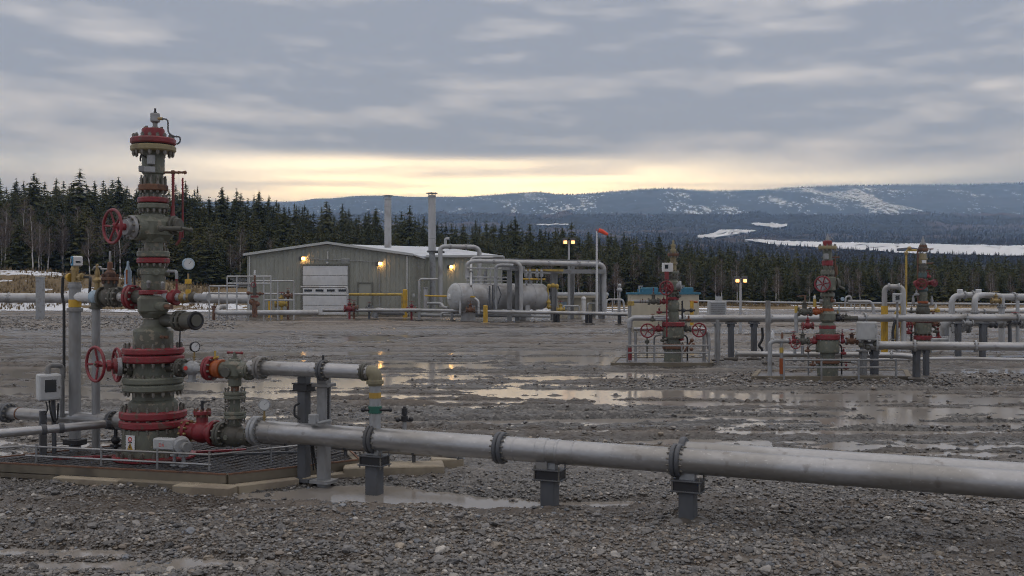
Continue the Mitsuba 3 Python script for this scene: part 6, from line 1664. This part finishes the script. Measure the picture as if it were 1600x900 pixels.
for k, (x0, x1, lab, d) in enumerate(((986, 1042, 'tan rounded tank with a teal roof, left of the far well with the grey box', 48.0), (1058, 1092, 'tan tank with a teal lid, right of the far well with the grey box', 47.0))):
    t = thing('storage_tank', lab, 'tank')
    xa, xb = (x0 - 800) / FPX * d, (x1 - 800) / FPX * d
    top = zat(460, d)
    c = (xa + xb) / 2
    hw = (xb - xa) / 2
    prof = sh.box(-hw + .12, -hw * .8, hw - .12, hw * .8).buffer(.12)
    m = trimesh.creation.extrude_polygon(prof, top + .02)
    m.vertices = np.asarray(m.vertices) + [c, d + hw * .8, 0]
    part(t, 'shell', m, 'tan_cladding', smooth=30)
    m = trimesh.creation.extrude_polygon(prof.buffer(.08), .10)
    m.vertices = np.asarray(m.vertices) + [c, d + hw * .8, top]
    part(t, 'roof_edge', m, 'teal_roof', smooth=30)
    part(t, 'hatch', J(box((c + hw * .1, d + hw * .6, top + .2), (hw * .9, hw * .8, .28), ch=.04), box((c - hw * .45, d + hw * .5, top + .16), (hw * .2, hw * .4, .2))), 'teal_roof', smooth=False)
    part(t, 'vent', J(cyl((c - hw * .5, d + .3, top), (c - hw * .5, d + .3, top + .38), .045, 8), box((c - hw * .42, d + .3, top + .4), (.22, .08, .05))), 'grey_cast')
    part(t, 'door', box((c + (.3 if k == 0 else -.1), d - .10, top * .42), (.45, .06, top * .75)), 'tan_cladding', smooth=False)
yb = thing('yellow_pipe', 'yellow stand pipe before the right-hand tan tank', 'pipe')
part(yb, 'riser', cyl(W(1081, 508, 45), W(1081, 470, 45), .085, 14), 'yellow_paint')
part(yb, 'tee', cyl(W(1078, 471, 45), W(1090, 472, 45), .05, 8), 'orange_paint')
cg = thing('grey_cabinet', 'small pale grey cabinet with a vent on top, right of the tan tanks', 'cabinet')
q = W(1120, 471, 58)
part(cg, 'housing', box((q[0], 58, zat(474, 58) / 2 + .1), (1.0, .7, 1.15), ch=.02), 'grey_enamel')
part(cg, 'grille', J([box((q[0], 57.62, zz), (.8, .04, .05)) for zz in np.arange(.5, 1.2, .12)]), 'galvanized_post', smooth=False)
part(cg, 'vent', cyl((q[0] + .1, 58, 1.2), (q[0] + .1, 58, 1.5), .2, 12), 'grey_enamel')

# lamp poles, windsock
for px, top, d, lab, lean in ((889, 378, 62.0, 'taller lamp pole with twin lit floodlights behind the pipe rack', 0), (1157, 438, 44.0, 'shorter lamp pole with twin lit floodlights behind the collector pipe', 0)):
    t = thing('lamp_pole', lab, 'lamp pole')
    q = W(px, top, d)
    part(t, 'pole', cyl((q[0], d, -.1), q + [0, 0, .1], .095 if d > 50 else .07, 14, r1=.06 if d > 50 else .05), 'pale_pipe')
    s_ = d / 62
    part(t, 'cross_arm', box(q + [0, 0, .02], (.62 * s_, .08, .08)), 'dark_steel', smooth=False)
    for s in (-1, 1):
        c = q + [s * .24 * s_, -.10, 0]
        f = part(t, 'floodlight', box(c + [0, .06, .05 * s_], (.34 * s_, .18, .40 * s_), ch=.02), 'dark_steel')
        k = part(f, 'lens', box(c + [0, -.06, -.03 * s_], (.22 * s_, .07, .20 * s_), ch=.02), 'gauge_face', smooth=False)
        scene[k]['emitter'] = lit((1.0, .42, .10), 0.15)
ws = thing('windsock', 'slim white mast with a red windsock streaming to the right', 'windsock')
q = W(932.5, 364, 61)
part(ws, 'mast', cyl((q[0], 61, -.1), q + [0, 0, .12], .085, 12, r1=.05), 'white_paint')
part(ws, 'red_tip', cyl(q + [0, 0, .1], q + [0, 0, .25], .03, 8), 'sign_red')
sk = [(W(934.5, 360, 61), .13), (W(938, 360.5, 61), .125), (W(942, 362, 61), .12), (W(946, 364.5, 61), .10), (W(950, 366.5, 61), .07)]
ang = np.arange(14) * 2 * np.pi / 14
V = np.concatenate([c + r * (np.cos(ang)[:, None] * np.array([0, 1.0, 0]) + np.sin(ang)[:, None] * np.array([.35, 0, 1.0])) for c, r in sk])
i14 = np.arange(14)
F = np.concatenate([np.concatenate([np.stack([k * 14 + i14, k * 14 + (i14 + 1) % 14, (k + 1) * 14 + (i14 + 1) % 14], 1), np.stack([k * 14 + i14, (k + 1) * 14 + (i14 + 1) % 14, (k + 1) * 14 + i14], 1)]) for k in range(len(sk) - 1)])
part(ws, 'sock', trimesh.Trimesh(V, F, process=False), 'sock_red', smooth=True)
part(ws, 'hoop', J(torus(sk[0][0], (1, 0, -.35), .13, .015, 18, 6), bar(q, sk[0][0], .02)), 'dark_steel')

# yellow bollards
for px, y0, y1, lab in ((422, 470, 499, 'yellow bollard in front of the white handrails left of the roll-up door'), (633, 453, 498, 'tall yellow bollard before the corner of the green building'), (758.5, 478, 507, 'yellow bollard standing before the silver vessel')):
    d = min(gd(y1), 63.0) if px != 633 else 63.0
    t = thing('bollard', lab, 'bollard', )
    q = W(px, y0, d)
    part(t, 'tube', J(cyl((q[0], d, -.1), q, .125 if px != 633 else .15, 18), ball(q, .125 if px != 633 else .15, 1, 1, .35)), 'yellow_paint')
    part(t, 'footing', disc((q[0], d, .06), (0, 0, 1), .24, .1, 18), 'pale_timber')

# ---------------------------------------------------------------- left back: big pipeline, small well, handrails
big = run('trunk_pipeline', 'fat white insulated pipeline at the left before the snowy bank', [(-200, 464.5, 62), (388, 467, 66)], .32, 'pale_pipe', flanges=[(0, .35), (0, .55)], fr=1.08, n=26)
tp = thing('concrete_post', 'grey square concrete post in front of the fat white pipeline at left', 'post')
q = W(63, 434, 60)
part(tp, 'shaft', box((q[0], 60, q[2] / 2), (.46, .46, q[2]), .3, ch=.03), 'grey_cast')
part(tp, 'cap', box((q[0], 60, q[2] + .03), (.5, .5, .08), .3, ch=.02), 'grey_enamel')
run('return_pipeline', 'silver pipe with rounded ends lying low before the roll-up door', [(352, 479, 60), (342, 480, 59), (338, 487, 58), (345, 489, 57.5), (498, 488, 57.5)], .15, 'pale_pipe', R=.4, n=18)
post('short red-headed valve post at the left end of the low return pipe', 334, 478, 58, .16, 'rust')
run('gas_header', 'pale pipe crossing before the roll-up door at mid height', [(325, 458, 60.5), (545, 460.5, 62)], .06, 'pale_pipe', cat='pipe')
run('yellow_header', 'weathered yellow pipe at waist height before the small green door, dropping at its right end', [(545, 460, 62.5), (628, 460, 63), (629, 462, 63), (629, 484, 63)], .085, 'dull_yellow', R=.2, cat='pipe')
run('back_header', 'silver pipe elbow before the roll-up door, standing right of its panes', [(470, 448.5, 62), (540, 448.5, 62), (543, 452, 62), (543, 496, 62)], .06, 'pale_pipe', R=.2, cat='pipe')
run('filter_vessel', 'stout low horizontal filter pipe below the small green door', [(585, 496, 61.5), (588, 485, 61.5), (600, 487, 61.5), (632, 487.5, 61.5)], .21, 'grey_cast', R=.4, cat='pipe', n=20)
hr = thing('handrails', 'pale tubular handrails and stairs around the skid left of the roll-up door', 'railing')
for a, b, c_, d_ in (((355, 432), (424, 432), 58, 4), ((355, 443), (424, 443), 58, 4), ((327, 447), (390, 447), 59, 5), ((395, 439), (459, 439), 60, 4), ((412, 469), (459, 469), 60, 3)):
    part(hr, 'rail', cyl(W(a[0], a[1], c_), W(b[0], b[1], c_), .05, 8), 'pale_pipe')
for px, y0, d in ((355, 432, 58), (370, 432, 58), (388, 432, 58), (423, 432, 58), (327, 447, 59), (342, 447, 59), (412, 433, 59), (434, 440, 60), (459, 440, 60)):
    p = W(px, y0, d)
    part(hr, 'stanchion', cyl((p[0], d, 0), p, .045, 8), 'pale_pipe')
for k in range(5):
    part(hr, 'tread', box(W(372 + 4 * k, 436 + 3 * k, 59), (.9, .3, .05)), 'galvanized_post', smooth=False)
w = Well(398, 56.0, 'tiny distant wellhead with dark red valves in front of the green building')
w.body('base', [(496, 4), (478, 4), (470, 5)], 'rust'); w.fl(462, 465, 6, 'red_paint', 0); w.body('valve_body', [(462, 2.5), (458, 3), (450, 3), (442, 2)], 'dark_olive'); w.body('neck', [(442, 1.6), (430, 1.6)], 'rust'); w.body('top_cap', [(430, 1.5), (422, 1.2)], 'white_paint')
part(w.t, 'side_valves', J(cyl(w.p(386, 458), w.p(412, 459), 1.6 * w.k, 10), ball(w.p(388, 458), 3 * w.k), ball(w.p(406, 459), 3 * w.k), ball(w.p(394, 472), 5 * w.k), ball(w.p(402, 475), 4 * w.k)), 'rust')
part(w.t, 'wheel', torus(w.p(397, 445, .15), (0, -1, 0), 3.6 * w.k, .7 * w.k, 18, 6), 'wheel_red')
for k, (px, py, r, mat, lab) in enumerate([(546, 482, 5, 'red_paint', 'red valve on the back pipe under the right jamb of the roll-up door'), (553, 481, 4, 'rust', 'rust brown valve next to the red one on the back pipe'), (643, 484, 4.5, 'red_paint', 'red valve right of the tall yellow bollard'), (450, 462, 4, 'rust', 'rusty valve on the pale pipe left of the roll-up door'), (440, 474, 6, 'dull_yellow', 'yellow valve body behind the handrail of the skid'), (577, 482, 3.5, 'dark_steel', 'dark valve on the back pipe under the small door')]):
    t = thing('line_valve', lab, 'valve')
    valve(t, W(px, py, 61.2), (1, 0, 0), r * 61.2 / FPX, mat, bonnet=1.8, wheel=r * .03)
    p = W(px, py, 61.2)
    part(t, 'foot', cyl((p[0], 61.2, 0), p, .07, 8), mat)
# rails along the far right edge of the pad
run('fence_rail', 'pale rail running along the far edge of the pad at right, upper', [(1090, 470, 62), (1250, 473, 60), (1760, 476, 58)], .055, 'pale_pipe', cat='railing', R=.05)
run('fence_rail', 'lower pale pipe along the far edge of the pad at right', [(1250, 484, 60), (1760, 487, 58)], .10, 'pale_pipe', cat='pipeline')
lp2 = thing('loop_rail', 'low pale hoop railing at the far edge of the pad, right of the red-capped well', 'railing')
part(lp2, 'hoop', tube([W(1320, 480, 55), W(1322, 463, 55), W(1330, 463, 55), W(1330, 480, 55)], .05, 8, R=.2), 'pale_pipe')
part(lp2, 'rail', tube([W(1325, 471, 55), W(1360, 471, 55), W(1365, 480, 55), W(1365, 492, 55)], .09, 10, R=.3), 'pale_pipe')
for px in (1335, 1344, 1353):
    part(lp2, 'stanchion', cyl(W(px, 471, 55), W(px, 490, 55), .035, 8), 'pale_pipe')
g3 = thing('guard_rail', 'low pale guard rail between the pipe rack and the left tan tank', 'railing')
part(g3, 'rail', tube([W(946, 490, 60), W(948, 468, 60), W(974, 468, 60), W(976, 490, 60)], .055, 8, R=.2), 'pale_pipe')
for px in (957, 966):
    part(g3, 'stanchion', cyl(W(px, 468, 60), W(px, 490, 60), .04, 8), 'pale_pipe')
ind = thing('beacon', 'slender instrument stand with a round head behind the low guard rail', 'instrument')
part(ind, 'mast', cyl(W(968, 495, 62), W(968, 455, 62), .06, 8), 'grey_cast')
part(ind, 'head', J(ball(W(968, 446, 62), .12), ball(W(968, 453, 62), .18, 1, 1, .8), cyl(W(968, 446, 62), W(968, 453, 62), .05, 8)), 'grey_enamel')

# thinner plant piping, so that the skid reads as dense as it is
for k, (pts, r, mat, lab) in enumerate([
        ([(736, 447, 57), (736, 405, 60), (742, 402, 60), (770, 402, 60)], .07, 'pale_pipe', 'slim pale riser left of the vessel railing'),
        ([(823, 448, 59.6), (823, 426, 59.6), (860, 427, 60.5)], .05, 'grey_cast', 'slim grey line stepping over the right half of the vessel'),
        ([(748, 490, 56.4), (748, 470, 56.4), (742, 466, 56.6)], .06, 'pale_pipe', 'slim pale leg under the near end of the vessel'),
        ([(719, 490, 57), (719, 467, 57)], .07, 'pale_pipe', 'slim pale leg left under the near end of the vessel'),
        ([(690, 496, 58.5), (690, 489, 58.5), (760, 490, 58), (830, 491, 58)], .07, 'grey_cast', 'low grey line along the foot of the vessel skid'),
        ([(835, 492, 60.5), (835, 477, 60.5), (862, 477, 61)], .07, 'grey_cast', 'grey elbow line at the right foot of the vessel'),
        ([(880, 496, 61), (880, 478, 61), (905, 478, 61.5), (905, 496, 61.5)], .055, 'pale_pipe', 'small pale loop before the white-roofed hut'),
        ([(918, 488, 61), (918, 474, 61), (940, 474, 62)], .05, 'grey_cast', 'thin grey line right of the capped white riser'),
        ([(870, 422, 61), (870, 490, 61)], .045, 'galvanized_post', 'thin drop line beside the middle rack column'),
        ([(1476, 486, 31), (1600, 487, 31), (1760, 488, 31.5)], .05, 'galvanized_pipe', 'thin pipe behind the goosenecks'),
        ([(1540, 545, 27.5), (1540, 505, 27.5), (1548, 497, 27.5)], .05, 'dark_steel', 'dark drain leg right of the middle gooseneck'),
        ([(1590, 540, 28), (1590, 470, 28.2)], .05, 'grey_cast', 'slim grey leg at the far right of the goosenecks'),
        ([(1574, 498, 28), (1578, 512, 28), (1578, 545, 28)], .05, 'dark_steel', 'dark drain leg left of the slim grey leg at far right'),
        ([(1395, 545, 27), (1395, 515, 27), (1399, 500, 27)], .04, 'black_steel', 'black drain line left of the rightmost well'),
        ([(1340, 563, 24), (1500, 560, 24), (1760, 566, 23)], .045, 'galvanized_pipe', 'thin pale line lying on the gravel behind the two dark posts')]):
    run('process_line', lab, pts, r, mat, cat='pipe', R=2.5 * r, flanges=[(0, .5)] if len(pts) > 2 else (), fr=1.7, n=10)
for k, (px, py, d, mat, lab) in enumerate([(1512, 505, 27.2, 'grey_cast', 'grey globe valve between the two goosenecks'), (1586, 503, 27.4, 'dark_steel', 'dark valve at the far right on the manifold pipe'), (1556, 470, 28.8, 'brass', 'brass vent valve on the upper pipe at right'),
                                           (876, 484, 60, 'dull_yellow', 'yellow valve beside the loop before the hut'), (735, 484, 57, 'rust', 'rusty valve at the foot of the vessel near end'), (1262, 509, 24.5, 'red_paint', 'red wheel valve behind the red-capped well')]):
    t = thing('line_valve', lab, 'valve')
    valve(t, W(px, py, d), (1, 0, 0), .085 if d < 40 else .16, mat, bonnet=2.2, wheel=.09 if d < 40 else .16, wmat='wheel_red' if k % 2 else mat)

# gutters and conduits of the building
for k, x in enumerate((BX0 + .16, BX1 - .16)):
    part(bd, 'downspout', tube([(x, DB - .12, ZE - .1), (x, DB - .12, .25), (x, DB - .35, .12)], .05, 8, R=.1), 'siding_trim')
part(bd, 'conduit', J(tube([W(476, 404, DB - .1), W(590, 409, DB - .1)], .025, 6), tube([W(593, 416, DB - .1), W(593, 486, DB - .1)], .025, 6)), 'grey_cast')
part(bd, 'vent_louvre', J([box((W(540, 0, DB)[0], DB - .05, z_), (.55, .05, .035)) for z_ in np.arange(ZE - .62, ZE - .2, .07)]), 'siding_trim', smooth=False, stuff=True)
# smaller fittings crowded round the far wells
for wpx, wd, items in ((1052, 25.4, [(1030, 488, 'red_paint'), (1020, 500, 'dark_olive'), (1076, 500, 'rust'), (1064, 530, 'red_paint'), (1036, 532, 'dark_olive'), (1060, 463, 'dark_olive')]),
                       (1293, 21.4, [(1262, 548, 'rust'), (1318, 552, 'red_paint'), (1334, 566, 'grey_cast'), (1270, 570, 'rust'), (1300, 470, 'rust'), (1322, 575, 'red_paint')]),
                       (1442, 30.7, [(1424, 487, 'dark_olive'), (1458, 495, 'rust'), (1420, 520, 'red_paint'), (1462, 518, 'dark_olive'), (1432, 460, 'grey_cast'), (1450, 432, 'red_paint')])):
    key = [k for k in labels if k.startswith('wellhead') and '__' not in k][{1052: 1, 1293: 2, 1442: 3}[wpx]]
    kk = wd / FPX
    for n_i, (px, py, mat) in enumerate(items):
        q = W(px, py, wd - .12)
        c_ = np.array([(wpx - 800) * kk, wd, q[2]])
        part(key, 'small_line', cyl(c_, q, 1.5 * kk, 8), 'grey_cast' if n_i % 2 else 'dark_olive')
        valve(key, q, (q - c_) * [1, 1, 0] + [1e-3, 0, 0], 2.7 * kk, mat, bonnet=2.4, fl=False, name='small_valve', handle=np.array([2.6 * kk, 0, 0]), wmat='wheel_red' if n_i % 2 else 'galvanized_post')
    for (px, y0, y1, mat) in ((wpx - 30, 0, 0, 'galvanized_post'), (wpx + 22, 0, 0, 'black_steel')):
        b_ = W(px, 450, wd + .2)
        part(key, 'drain_leg', tube([[b_[0], b_[1], .1], [b_[0], b_[1], .75], [b_[0] * .5 + (wpx - 800) * kk * .5, b_[1] - .1, .8]], 1.3 * kk, 8, R=.1), mat)
